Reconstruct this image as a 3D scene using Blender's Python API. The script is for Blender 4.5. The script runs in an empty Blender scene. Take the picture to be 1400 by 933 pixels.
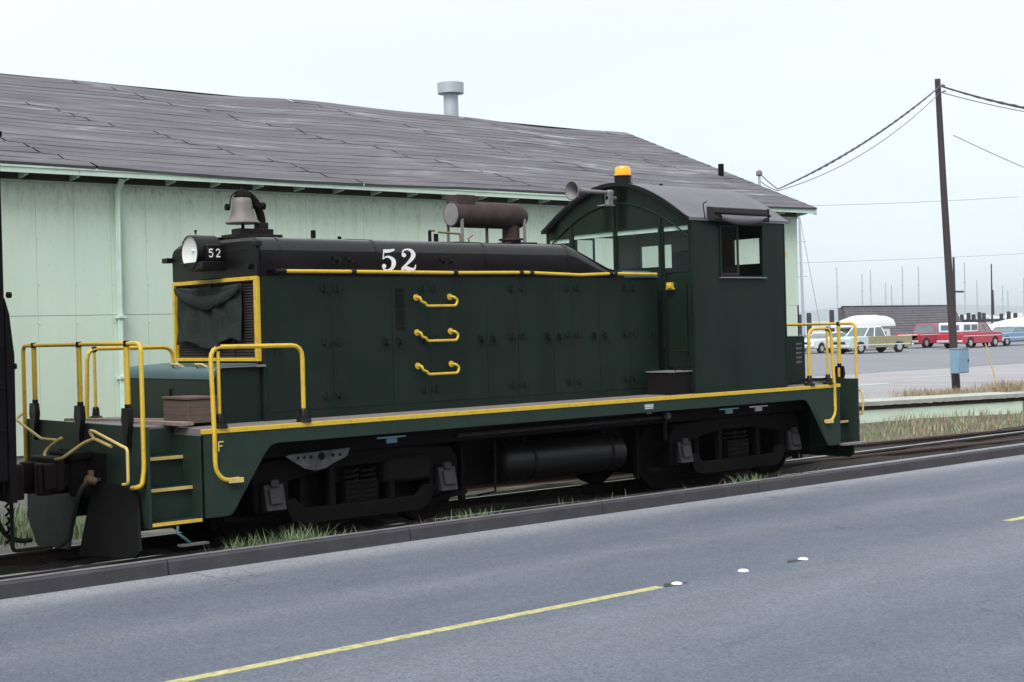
import bpy, bmesh, math, random
from mathutils import Vector, Matrix
from mathutils import noise as mn
random.seed(7)
R = math.radians
S = bpy.context.scene
COL = S.collection

# ------------------------------------------------------------------ camera
cam = bpy.data.cameras.new('camera'); co = bpy.data.objects.new('camera', cam); COL.objects.link(co)
cam.sensor_fit = 'HORIZONTAL'; cam.sensor_width = 36.0; cam.lens = 36.0 * 2002.94 / 1400.0
cam.clip_start = 0.1; cam.clip_end = 40000
FW = Vector((0.65545519, 0.75518566, -0.00855043)); RT = Vector((0.75482676, -0.65543148, -0.02541933)); UP = Vector((0.02480053, -0.01020714, 0.99964031))
co.matrix_world = Matrix(((RT.x, UP.x, -FW.x, -6.9157), (RT.y, UP.y, -FW.y, -13.6446), (RT.z, UP.z, -FW.z, 2.3401), (0, 0, 0, 1)))
S.camera = co

# ------------------------------------------------------------------ sky, sun, exposure
SUN_EL, SUN_AZ = 52.0, 225.0           # high thin overcast, glow from behind and left of the camera
w = bpy.data.worlds.new('World'); S.world = w; w.use_nodes = True
nt = w.node_tree; nt.nodes.clear()
out = nt.nodes.new('ShaderNodeOutputWorld'); bg = nt.nodes.new('ShaderNodeBackground'); nt.links.new(bg.outputs[0], out.inputs[0])
sky = nt.nodes.new('ShaderNodeTexSky'); sky.sky_type = 'NISHITA'; sky.sun_disc = False
sky.sun_elevation = R(SUN_EL); sky.sun_rotation = R(SUN_AZ); sky.dust_density = 3.0; sky.air_density = 1.0
tc = nt.nodes.new('ShaderNodeTexCoord'); sep = nt.nodes.new('ShaderNodeSeparateXYZ'); nt.links.new(tc.outputs['Generated'], sep.inputs[0])
ramp = nt.nodes.new('ShaderNodeValToRGB'); e = ramp.color_ramp.elements
e[0].position = 0.0; e[0].color = (4.15, 4.65, 4.95, 1); e[1].position = 0.30; e[1].color = (4.5, 4.75, 4.85, 1)
el = ramp.color_ramp.elements.new(0.07); el.color = (4.25, 4.7, 4.9, 1)
nt.links.new(sep.outputs['Z'], ramp.inputs[0])
nz = nt.nodes.new('ShaderNodeTexNoise'); nz.inputs['Scale'].default_value = 2.2; nz.inputs['Detail'].default_value = 4
mp = nt.nodes.new('ShaderNodeMapping'); mp.inputs['Scale'].default_value = (1, 1, 4); nt.links.new(tc.outputs['Generated'], mp.inputs[0]); nt.links.new(mp.outputs[0], nz.inputs[0])
mr = nt.nodes.new('ShaderNodeMapRange'); mr.inputs['From Min'].default_value = .3; mr.inputs['From Max'].default_value = .7; mr.inputs['To Min'].default_value = .94; mr.inputs['To Max'].default_value = 1.06
nt.links.new(nz.outputs[0], mr.inputs[0])
mul = nt.nodes.new('ShaderNodeVectorMath'); mul.operation = 'SCALE'; nt.links.new(ramp.outputs[0], mul.inputs[0]); nt.links.new(mr.outputs[0], mul.inputs['Scale'])
mx = nt.nodes.new('ShaderNodeMix'); mx.data_type = 'RGBA'; mx.inputs[0].default_value = 0.96   # cloud deck over the clear-sky model
nt.links.new(sky.outputs[0], mx.inputs[6]); nt.links.new(mul.outputs[0], mx.inputs[7])
nt.links.new(mx.outputs[2], bg.inputs[0]); bg.inputs[1].default_value = 0.1
sl = bpy.data.lights.new('sun', 'SUN'); sl.energy = 1.5; sl.angle = R(35); sl.color = (1, .98, .95)
so = bpy.data.objects.new('sun', sl); COL.objects.link(so)
# direction towards the sun: behind the camera
sd = Vector((-0.85 * math.cos(R(SUN_EL)), -0.52 * math.cos(R(SUN_EL)), math.sin(R(SUN_EL))))
so.rotation_euler = sd.to_track_quat('Z', 'Y').to_euler(); so.location = (-10, -20, 30)
sky.sun_rotation = math.atan2(sd.x, sd.y)
vs = S.view_settings; vs.view_transform = 'Standard'; vs.look = 'None'; vs.exposure = 1.2; vs.gamma = 1.0; vs.use_curve_mapping = False
S.render.engine = 'CYCLES'

# ------------------------------------------------------------------ materials
def mat(name, col, rough=.6, metal=0.0, var=.12, scale=6.0, bump=0.0, bscale=None, dirt=None, dirt_amt=.3, dirt_scale=2.0, stretch=(1, 1, 1), spec=.5, emit=None, coat=0.0):
    m = bpy.data.materials.new(name); m.use_nodes = True
    n = m.node_tree; p = n.nodes['Principled BSDF']
    p.inputs['Roughness'].default_value = rough; p.inputs['Metallic'].default_value = metal
    p.inputs['Specular IOR Level'].default_value = spec
    if coat: p.inputs['Coat Weight'].default_value = coat; p.inputs['Coat Roughness'].default_value = .25
    t = n.nodes.new('ShaderNodeTexCoord'); mpp = n.nodes.new('ShaderNodeMapping'); mpp.inputs['Scale'].default_value = stretch
    geo = n.nodes.new('ShaderNodeNewGeometry'); n.links.new(geo.outputs['Position'], mpp.inputs[0])
    nn = n.nodes.new('ShaderNodeTexNoise'); nn.inputs['Scale'].default_value = scale; nn.inputs['Detail'].default_value = 6; nn.inputs['Roughness'].default_value = .65
    n.links.new(mpp.outputs[0], nn.inputs[0])
    a = n.nodes.new('ShaderNodeMapRange'); a.inputs['From Min'].default_value = .3; a.inputs['From Max'].default_value = .7
    a.inputs['To Min'].default_value = 1 - var; a.inputs['To Max'].default_value = 1 + var; n.links.new(nn.outputs[0], a.inputs[0])
    s = n.nodes.new('ShaderNodeVectorMath'); s.operation = 'SCALE'; s.inputs[0].default_value = col[:3]; n.links.new(a.outputs[0], s.inputs['Scale'])
    last = s.outputs[0]
    if dirt:
        dn = n.nodes.new('ShaderNodeTexNoise'); dn.inputs['Scale'].default_value = dirt_scale; dn.inputs['Detail'].default_value = 8; dn.inputs['Roughness'].default_value = .7
        n.links.new(mpp.outputs[0], dn.inputs[0])
        dr = n.nodes.new('ShaderNodeMapRange'); dr.inputs['From Min'].default_value = .48; dr.inputs['From Max'].default_value = .72; dr.inputs['To Max'].default_value = dirt_amt
        n.links.new(dn.outputs[0], dr.inputs[0])
        dm = n.nodes.new('ShaderNodeMix'); dm.data_type = 'RGBA'; n.links.new(dr.outputs[0], dm.inputs[0]); n.links.new(last, dm.inputs[6]); dm.inputs[7].default_value = (*dirt, 1)
        last = dm.outputs[2]
    n.links.new(last, p.inputs['Base Color'])
    rr = n.nodes.new('ShaderNodeMapRange'); dv = min(.12, rough * .3); rr.inputs['To Min'].default_value = max(0, rough - dv); rr.inputs['To Max'].default_value = min(1, rough + dv); n.links.new(nn.outputs[0], rr.inputs[0]); n.links.new(rr.outputs[0], p.inputs['Roughness'])
    if bump:
        bn = n.nodes.new('ShaderNodeTexNoise'); bn.inputs['Scale'].default_value = bscale or scale * 3; bn.inputs['Detail'].default_value = 5; n.links.new(mpp.outputs[0], bn.inputs[0])
        bb = n.nodes.new('ShaderNodeBump'); bb.inputs['Strength'].default_value = bump; bb.inputs['Distance'].default_value = .01; n.links.new(bn.outputs[0], bb.inputs['Height']); n.links.new(bb.outputs[0], p.inputs['Normal'])
    if emit: p.inputs['Emission Color'].default_value = (*emit, 1); p.inputs['Emission Strength'].default_value = 1
    return m

GREEN = mat('loco_green', (.0078, .0175, .0128), .40, var=.2, scale=1.5, dirt=(.020, .021, .019), dirt_amt=.55, dirt_scale=3.5, bump=.16, bscale=2.2, spec=.22, stretch=(1.4, 1.4, .5))
SILLG = mat('sill_green', (.0175, .034, .026), .5, var=.15, scale=3, dirt=(.03, .028, .024), dirt_amt=.5, dirt_scale=4, bump=.06, bscale=5, spec=.25)
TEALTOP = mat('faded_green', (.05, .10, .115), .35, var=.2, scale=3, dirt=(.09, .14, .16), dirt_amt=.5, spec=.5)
BLACK = mat('loco_black', (.0045, .0034, .0042), .42, var=.25, scale=4, dirt=(.016, .012, .012), dirt_amt=.5, dirt_scale=4, bump=.05, bscale=6, spec=.3)
HOODB = mat('hood_black', (.0038, .0026, .0036), .16, var=.2, scale=3, dirt=(.014, .010, .011), dirt_amt=.4, dirt_scale=3, bump=.03, bscale=2, spec=.6)
ROOFB = mat('cab_roof_paint', (.12, .115, .135), .5, var=.12, scale=2.5, dirt=(.07, .065, .075), dirt_amt=.5)
YEL = mat('yellow_paint', (.66, .44, .035), .55, var=.14, scale=9, dirt=(.16, .10, .05), dirt_amt=.7, dirt_scale=9)
YELP = mat('pale_yellow', (.62, .47, .16), .5, var=.12, scale=9, dirt=(.25, .18, .1), dirt_amt=.35, dirt_scale=8)
WHITE = mat('white_lettering', (.8, .82, .82), .5, var=.05, dirt=(.4, .4, .4), dirt_amt=.2, dirt_scale=20)
GRIME = mat('grimy_steel', (.008, .006, .0065), .8, var=.3, scale=6, dirt=(.018, .014, .012), dirt_amt=.4, bump=.2, bscale=20, spec=.15)
TRUCKM = mat('truck_steel', (.006, .0045, .005), .8, var=.3, scale=5, dirt=(.014, .011, .010), dirt_amt=.5, bump=.15, bscale=20, spec=.12)
LIDM = mat('journal_steel', (.022, .019, .024), .6, var=.2, scale=9, dirt=(.04, .035, .035), dirt_amt=.6)
PLATE = mat('grey_plate', (.10, .098, .105), .65, var=.3, scale=9, dirt=(.03, .025, .025), dirt_amt=.9, dirt_scale=6)
RUST = mat('rusty_steel', (.032, .015, .016), .75, var=.35, scale=7, dirt=(.07, .055, .06), dirt_amt=.7, dirt_scale=5, bump=.2, bscale=25)
GREYM = mat('grey_metal', (.2, .19, .2), .55, var=.2, scale=8, dirt=(.08, .06, .06), dirt_amt=.5)
BRONZE = mat('bell_bronze', (.17, .15, .15), .6, .1, var=.15, scale=8, dirt=(.1, .08, .08), dirt_amt=.4)
REDB = mat('shutter_brown', (.016, .009, .010), .7, var=.3, scale=10)
TARPM = mat('tarp', (.019, .025, .024), .8, var=.5, scale=60, dirt=(.045, .055, .052), dirt_amt=.6, dirt_scale=26, bump=.8, bscale=70, spec=.2)
WALKM = mat('walkway_grit', (.17, .15, .15), .85, var=.2, scale=20, bump=.3, bscale=80)
LENS = mat('headlight_lens', (.8, .8, .75), .08, 0, var=.02)
REFL = mat('reflector', (.93, .93, .9), .35, .1, var=.02)
AMBER = mat('amber_lens', (.9, .42, .02), .2, var=.05); AMBER.node_tree.nodes['Principled BSDF'].inputs['Transmission Weight'].default_value = .35
AMBER.node_tree.nodes['Principled BSDF'].inputs['Emission Color'].default_value = (1, .5, .03, 1); AMBER.node_tree.nodes['Principled BSDF'].inputs['Emission Strength'].default_value = .12
def glass(name, tint=(.95, .965, .965), alpha=.8):
    m = bpy.data.materials.new(name); m.use_nodes = True; n = m.node_tree; n.nodes.clear()
    o = n.nodes.new('ShaderNodeOutputMaterial'); t = n.nodes.new('ShaderNodeBsdfTransparent'); t.inputs[0].default_value = (*tint, 1)
    g = n.nodes.new('ShaderNodeBsdfGlossy'); g.inputs['Roughness'].default_value = .03; g.inputs[0].default_value = (.9, .95, 1, 1)
    lw = n.nodes.new('ShaderNodeLayerWeight'); pw = n.nodes.new('ShaderNodeMath'); pw.operation = 'POWER'; pw.inputs[1].default_value = 5; n.links.new(lw.outputs['Facing'], pw.inputs[0])
    f = n.nodes.new('ShaderNodeMath'); f.operation = 'MULTIPLY_ADD'; f.inputs[1].default_value = .8; f.inputs[2].default_value = .035; n.links.new(pw.outputs[0], f.inputs[0]); mxs = n.nodes.new('ShaderNodeMixShader')
    n.links.new(f.outputs[0], mxs.inputs[0]); n.links.new(t.outputs[0], mxs.inputs[1]); n.links.new(g.outputs[0], mxs.inputs[2]); n.links.new(mxs.outputs[0], o.inputs[0])
    return m
GLASS = glass('cab_glass'); 
CARGLASS = mat('car_glass', (.12, .15, .17), .1, var=.2, scale=2, spec=.8)
WOOD = mat('crate_wood', (.11, .075, .06), .8, var=.4, scale=10, stretch=(1, 3, 9), bump=.3, bscale=30)
PLANKM = mat('plank_wood', (.26, .2, .17), .8, var=.3, scale=10, stretch=(6, 1, 6))
RAILTOP = mat('rail_steel', (.32, .33, .35), .22, .9, var=.15, scale=4)
RAILS = mat('rail_rust', (.055, .035, .03), .8, var=.3, scale=10)
SLEEPM = mat('sleeper_wood', (.035, .028, .024), .9, var=.35, scale=8, stretch=(4, 1, 1), bump=.4)
BALL = mat('oily_ballast', (.022, .018, .017), .95, var=.45, scale=25, dirt=(.07, .058, .048), dirt_amt=.45, dirt_scale=3, bump=.9, bscale=45, spec=.2)
DIRT = mat('trackside_dirt', (.13, .11, .085), .95, var=.35, scale=18, dirt=(.06, .07, .03), dirt_amt=.5, dirt_scale=1.5, bump=.8, bscale=40, spec=.2)
GRAVEL = mat('pale_gravel', (.27, .25, .24), .95, var=.4, scale=30, dirt=(.1, .09, .08), dirt_amt=.6, dirt_scale=6, bump=.8, bscale=60)
LOT = mat('lot_concrete', (.31, .30, .315), .9, var=.08, scale=.5, dirt=(.17, .165, .17), dirt_amt=.5, dirt_scale=.35, stretch=(1, .35, 1), bump=.3, bscale=20)
LOTD = mat('lot_asphalt', (.19, .195, .22), .9, var=.1, scale=.3, dirt=(.21, .2, .205), dirt_amt=.4, dirt_scale=.25, stretch=(1, .4, 1))
PALE = mat('worn_concrete_patch', (.42, .41, .40), .9, var=.1, scale=2)
KERBT = mat('worn_lit_kerb_top', (.16, .158, .175), .9, var=.25, scale=7, dirt=(.06, .055, .06), dirt_amt=.7, dirt_scale=4)  # wear plus the sky light on the kerb top, put into the colour
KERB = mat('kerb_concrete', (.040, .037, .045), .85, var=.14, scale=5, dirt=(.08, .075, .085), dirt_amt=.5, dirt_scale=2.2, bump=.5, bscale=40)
WATER = mat('water', (.2, .27, .3), .15, var=.1, scale=.02)
HILL = mat('hill', (.06, .09, .07), .95, var=.2, scale=.01)
LINEY = mat('road_yellow', (.46, .43, .20), .85, var=.2, scale=14, dirt=(.15, .15, .13), dirt_amt=.95, dirt_scale=16)
CER = mat('ceramic_marker', (.82, .82, .8), .35, var=.05)
SMUDGE = mat('tar_smudge', (.04, .038, .04), .8, var=.2)
CONC = mat('dock_concrete', (.42, .44, .41), .9, var=.12, scale=3, dirt=(.2, .22, .19), dirt_amt=.6, dirt_scale=1.8, bump=.3, bscale=25)
MINTP = mat('mint_trim', (.58, .72, .63), .7, var=.08, scale=3, dirt=(.3, .36, .32), dirt_amt=.4)
SOFF = mat('soffit', (.10, .095, .085), .8, var=.15)
FOUND = mat('foundation', (.3, .3, .3), .9, var=.15, scale=3, dirt=(.15, .14, .13), dirt_amt=.6)
GALV = mat('galvanised', (.42, .46, .5), .5, .3, var=.08, scale=4)
POLEM = mat('creosoted_wood', (.05, .038, .043), .85, var=.25, scale=8, stretch=(6, 6, .6), bump=.4)
EBOX = mat('blue_grey_box', (.20, .31, .44), .55, var=.08, scale=4, dirt=(.25, .35, .47), dirt_amt=.4)
CABLEF = mat('hazy_line', (.36, .4, .44), .6)  # distance haze put into a paler cable colour
TANM = mat('brass_fitting', (.22, .15, .09), .5, .3)
CABLE = mat('cable', (.09, .1, .115), .6, var=.2)
TYRE = mat('tyre', (.02, .019, .02), .85, var=.2)
HUB = mat('hubcap', (.5, .5, .5), .35, .6, var=.1)
CHROME = mat('chrome_bumper', (.75, .76, .77), .25, .6, var=.05)
RED = mat('red_car', (.42, .018, .045), .3, var=.06, coat=.5)
CARW = mat('white_car', (.75, .8, .82), .3, var=.04, coat=.5)
TAN = mat('tan_car', (.26, .235, .13), .35, var=.06, coat=.4)
LBLUE = mat('light_blue_car', (.14, .27, .42), .3, var=.06, coat=.5)
BOATW = mat('boat_white', (.66, .68, .66), .35, var=.05)
SHEDM = mat('shed_shingle', (.10, .09, .105), .9, var=.25, scale=1.2, stretch=(1, 1, 3))
PILEM = mat('piling', (.035, .035, .045), .9, var=.2)
MASTM = mat('mast_metal', (.33, .38, .44), .6, var=.1)
FARP = mat('pilot_grey', (.045, .05, .05), .7, var=.3, dirt=(.02, .02, .02), dirt_amt=.6, dirt_scale=5)
PILOTM = mat('pilot_black', (.006, .0065, .006), .75, var=.3, dirt=(.014, .012, .011), dirt_amt=.5, spec=.15)
COUPM = mat('coupler_casting', (.015, .009, .0095), .7, var=.35, dirt=(.03, .022, .022), dirt_amt=.5, spec=.25)
GRASSD = mat('dry_grass', (.36, .29, .20), .95, var=.35, scale=6, spec=.1)
GRASSG = mat('green_grass', (.19, .26, .14), .9, var=.4, scale=5, spec=.15)
FREIGHT = mat('freight_car_paint', (.0055, .0045, .0055), .7, var=.2, scale=3, dirt=(.010, .008, .009), dirt_amt=.5, spec=.1)
HOSE = mat('rubber_hose', (.02, .018, .018), .7, var=.2)

def wall_mat():
    m = bpy.data.materials.new('mint_wall'); m.use_nodes = True; n = m.node_tree; p = n.nodes['Principled BSDF']; p.inputs['Roughness'].default_value = .8
    g = n.nodes.new('ShaderNodeNewGeometry')
    def noise(st, sc, det=6, rg=.65):
        q = n.nodes.new('ShaderNodeMapping'); q.inputs['Scale'].default_value = st; n.links.new(g.outputs['Position'], q.inputs[0])
        k = n.nodes.new('ShaderNodeTexNoise'); k.inputs['Scale'].default_value = sc; k.inputs['Detail'].default_value = det; k.inputs['Roughness'].default_value = rg; n.links.new(q.outputs[0], k.inputs[0]); return k.outputs[0]
    def rng(s, a, b, c, d):
        k = n.nodes.new('ShaderNodeMapRange'); n.links.new(s, k.inputs[0]); k.inputs['From Min'].default_value = a; k.inputs['From Max'].default_value = b; k.inputs['To Min'].default_value = c; k.inputs['To Max'].default_value = d; return k.outputs[0]
    def mixc(f, a, b):
        k = n.nodes.new('ShaderNodeMix'); k.data_type = 'RGBA'; n.links.new(f, k.inputs[0])
        if isinstance(a, tuple): k.inputs[6].default_value = (*a, 1)
        else: n.links.new(a, k.inputs[6])
        k.inputs[7].default_value = (*b, 1); return k.outputs[2]
    base = mixc(rng(noise((1, 1, .35), 1.2), .3, .7, 0, 1), (.56, .685, .57), (.64, .76, .645))
    # rain streaks running down from the eave
    sepn = n.nodes.new('ShaderNodeSeparateXYZ'); n.links.new(g.outputs['Position'], sepn.inputs[0])
    hi = rng(sepn.outputs['Z'], 3.6, 4.9, .03, .42)
    st = rng(noise((1, 1, .16), 7.0, 8, .75), .50, .68, 0, 1)
    mm = n.nodes.new('ShaderNodeMath'); mm.operation = 'MULTIPLY'; n.links.new(hi, mm.inputs[0]); n.links.new(st, mm.inputs[1])
    base = mixc(mm.outputs[0], base, (.14, .17, .15))
    # chips and blisters
    base = mixc(rng(noise((1, 1, .8), 9.0, 10, .8), .60, .70, 0, .55), base, (.2, .25, .22))
    hi2 = rng(sepn.outputs['Z'], 4.2, 4.95, 0, .8); sp2_ = rng(noise((1, 1, .5), 16, 8, .8), .52, .62, 0, 1)
    m2_ = n.nodes.new('ShaderNodeMath'); m2_.operation = 'MULTIPLY'; n.links.new(hi2, m2_.inputs[0]); n.links.new(sp2_, m2_.inputs[1]); base = mixc(m2_.outputs[0], base, (.17, .19, .16))
    base = mixc(rng(noise((1, 1, 1), 22, 4, .7), .68, .72, 0, .5), base, (.15, .18, .16))
    n.links.new(base, p.inputs['Base Color'])
    b = n.nodes.new('ShaderNodeBump'); b.inputs['Strength'].default_value = .25; b.inputs['Distance'].default_value = .02; n.links.new(noise((1, 1, .5), 5), b.inputs['Height']); n.links.new(b.outputs[0], p.inputs['Normal'])
    return m
WALLM = wall_mat()

def roof_mat():
    m = bpy.data.materials.new('roll_roofing'); m.use_nodes = True; n = m.node_tree; p = n.nodes['Principled BSDF']; p.inputs['Roughness'].default_value = .9
    at = n.nodes.new('ShaderNodeAttribute'); at.attribute_name = 'tone'
    g = n.nodes.new('ShaderNodeNewGeometry'); q = n.nodes.new('ShaderNodeMapping'); q.inputs['Scale'].default_value = (.35, 2.2, 2.2); n.links.new(g.outputs['Position'], q.inputs[0])
    k = n.nodes.new('ShaderNodeTexNoise'); k.inputs['Scale'].default_value = 1.3; k.inputs['Detail'].default_value = 8; k.inputs['Roughness'].default_value = .7; n.links.new(q.outputs[0], k.inputs[0])
    cr = n.nodes.new('ShaderNodeValToRGB'); ee = cr.color_ramp.elements; ee[0].position = .32; ee[0].color = (.078, .074, .085, 1); ee[1].position = .70; ee[1].color = (.33, .32, .345, 1)
    el = ee.new(.5); el.color = (.114, .109, .124, 1); el = ee.new(.585); el.color = (.142, .137, .154, 1)
    n.links.new(k.outputs[0], cr.inputs[0])
    s = n.nodes.new('ShaderNodeVectorMath'); s.operation = 'MULTIPLY'; n.links.new(cr.outputs[0], s.inputs[0]); n.links.new(at.outputs['Color'], s.inputs[1])
    k2 = n.nodes.new('ShaderNodeTexNoise'); k2.inputs['Scale'].default_value = 60; n.links.new(g.outputs['Position'], k2.inputs[0])
    b = n.nodes.new('ShaderNodeBump'); b.inputs['Strength'].default_value = .3; b.inputs['Distance'].default_value = .01; n.links.new(k2.outputs[0], b.inputs['Height']); n.links.new(b.outputs[0], p.inputs['Normal'])
    n.links.new(s.outputs[0], p.inputs['Base Color']); return m
ROOFM = roof_mat()

def road_mat():
    m = bpy.data.materials.new('asphalt_road'); m.use_nodes = True; n = m.node_tree; p = n.nodes['Principled BSDF']; p.inputs['Roughness'].default_value = .85; p.inputs['Specular IOR Level'].default_value = .3
    g = n.nodes.new('ShaderNodeNewGeometry'); sp = n.nodes.new('ShaderNodeSeparateXYZ'); n.links.new(g.outputs['Position'], sp.inputs[0])
    def noise(st, sc, det=6, rg=.65):
        q = n.nodes.new('ShaderNodeMapping'); q.inputs['Scale'].default_value = st; n.links.new(g.outputs['Position'], q.inputs[0])
        k = n.nodes.new('ShaderNodeTexNoise'); k.inputs['Scale'].default_value = sc; k.inputs['Detail'].default_value = det; k.inputs['Roughness'].default_value = rg; n.links.new(q.outputs[0], k.inputs[0]); return k.outputs[0]
    # across the road: pale gutter, two worn wheel paths, darker lane centres
    wob = n.nodes.new('ShaderNodeMath'); wob.operation = 'MULTIPLY_ADD'; n.links.new(noise((.25, 1, 1), 1.2, 4), wob.inputs[0]); wob.inputs[1].default_value = .5; n.links.new(sp.outputs['Y'], wob.inputs[2])
    mr_ = n.nodes.new('ShaderNodeMapRange'); mr_.inputs['From Min'].default_value = -9.75; mr_.inputs['From Max'].default_value = .25; n.links.new(wob.outputs[0], mr_.inputs[0])
    cr = n.nodes.new('ShaderNodeValToRGB'); ee = cr.color_ramp.elements
    c1, c2, c3 = (.113, .128, .166, 1), (.142, .156, .190, 1), (.24, .25, .275, 1)
    ee[0].position = 0; ee[0].color = c1; ee[1].position = 1; ee[1].color = c3
    for pos, c in ((.30, c1), (.42, c2), (.50, c2), (.56, c1), (.66, c1), (.72, c2), (.77, c1), (.84, c1), (.89, c2), (.935, c3)):
        q = ee.new(pos); q.color = c
    n.links.new(mr_.outputs[0], cr.inputs[0])
    a = n.nodes.new('ShaderNodeMapRange'); a.inputs['From Min'].default_value = .3; a.inputs['From Max'].default_value = .7; a.inputs['To Min'].default_value = .9; a.inputs['To Max'].default_value = 1.1; n.links.new(noise((.4, 1, 1), 1.5), a.inputs[0])
    s = n.nodes.new('ShaderNodeVectorMath'); s.operation = 'SCALE'; n.links.new(cr.outputs[0], s.inputs[0]); n.links.new(a.outputs[0], s.inputs['Scale'])
    v = n.nodes.new('ShaderNodeTexVoronoi'); v.inputs['Scale'].default_value = 55; n.links.new(g.outputs['Position'], v.inputs[0])
    vr = n.nodes.new('ShaderNodeMapRange'); n.links.new(v.outputs['Color'], vr.inputs[0]); vr.inputs['From Min'].default_value = .1; vr.inputs['From Max'].default_value = 1.0; vr.inputs['To Min'].default_value = .74; vr.inputs['To Max'].default_value = 1.28
    s2 = n.nodes.new('ShaderNodeVectorMath'); s2.operation = 'SCALE'; n.links.new(s.outputs[0], s2.inputs[0]); n.links.new(vr.outputs[0], s2.inputs['Scale'])
    n.links.new(s2.outputs[0], p.inputs['Base Color'])
    cv = n.nodes.new('ShaderNodeTexVoronoi'); cv.feature = 'DISTANCE_TO_EDGE'; cv.inputs['Scale'].default_value = .33; wq = n.nodes.new('ShaderNodeVectorMath'); wq.operation = 'ADD'
    wn = n.nodes.new('ShaderNodeTexNoise'); wn.inputs['Scale'].default_value = 1.6; wn.inputs['Detail'].default_value = 6; n.links.new(g.outputs['Position'], wn.inputs[0]); n.links.new(wn.outputs['Color'], wq.inputs[0]); n.links.new(g.outputs['Position'], wq.inputs[1]); n.links.new(wq.outputs[0], cv.inputs[0])
    cm = n.nodes.new('ShaderNodeMapRange'); cm.inputs['From Min'].default_value = .0; cm.inputs['From Max'].default_value = .006; cm.inputs['To Min'].default_value = 1; cm.inputs['To Max'].default_value = 0; n.links.new(cv.outputs['Distance'], cm.inputs[0])
    ck = n.nodes.new('ShaderNodeMath'); ck.operation = 'MULTIPLY'; n.links.new(cm.outputs[0], ck.inputs[0])
    kr = n.nodes.new('ShaderNodeMapRange'); kr.inputs['From Min'].default_value = .52; kr.inputs['From Max'].default_value = .62; kr.inputs['To Max'].default_value = .55; n.links.new(noise((1, 1, 1), .35, 3), kr.inputs[0]); n.links.new(kr.outputs[0], ck.inputs[1])
    dd = n.nodes.new('ShaderNodeMapRange'); dd.inputs['From Min'].default_value = .70; dd.inputs['From Max'].default_value = .76; dd.inputs['To Max'].default_value = .35; n.links.new(noise((1, 1, 1), 5.5, 4, .6), dd.inputs[0])
    ca = n.nodes.new('ShaderNodeMath'); ca.operation = 'MAXIMUM'; n.links.new(ck.outputs[0], ca.inputs[0]); n.links.new(dd.outputs[0], ca.inputs[1])
    cmx = n.nodes.new('ShaderNodeMix'); cmx.data_type = 'RGBA'; n.links.new(ca.outputs[0], cmx.inputs[0]); n.links.new(s2.outputs[0], cmx.inputs[6]); cmx.inputs[7].default_value = (.045, .045, .052, 1); n.links.new(cmx.outputs[2], p.inputs['Base Color'])
    b = n.nodes.new('ShaderNodeBump'); b.inputs['Strength'].default_value = .35; b.inputs['Distance'].default_value = .006; n.links.new(noise((1, 1, 1), 90, 3), b.inputs['Height']); n.links.new(b.outputs[0], p.inputs['Normal'])
    return m
ROADM = road_mat()

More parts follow.
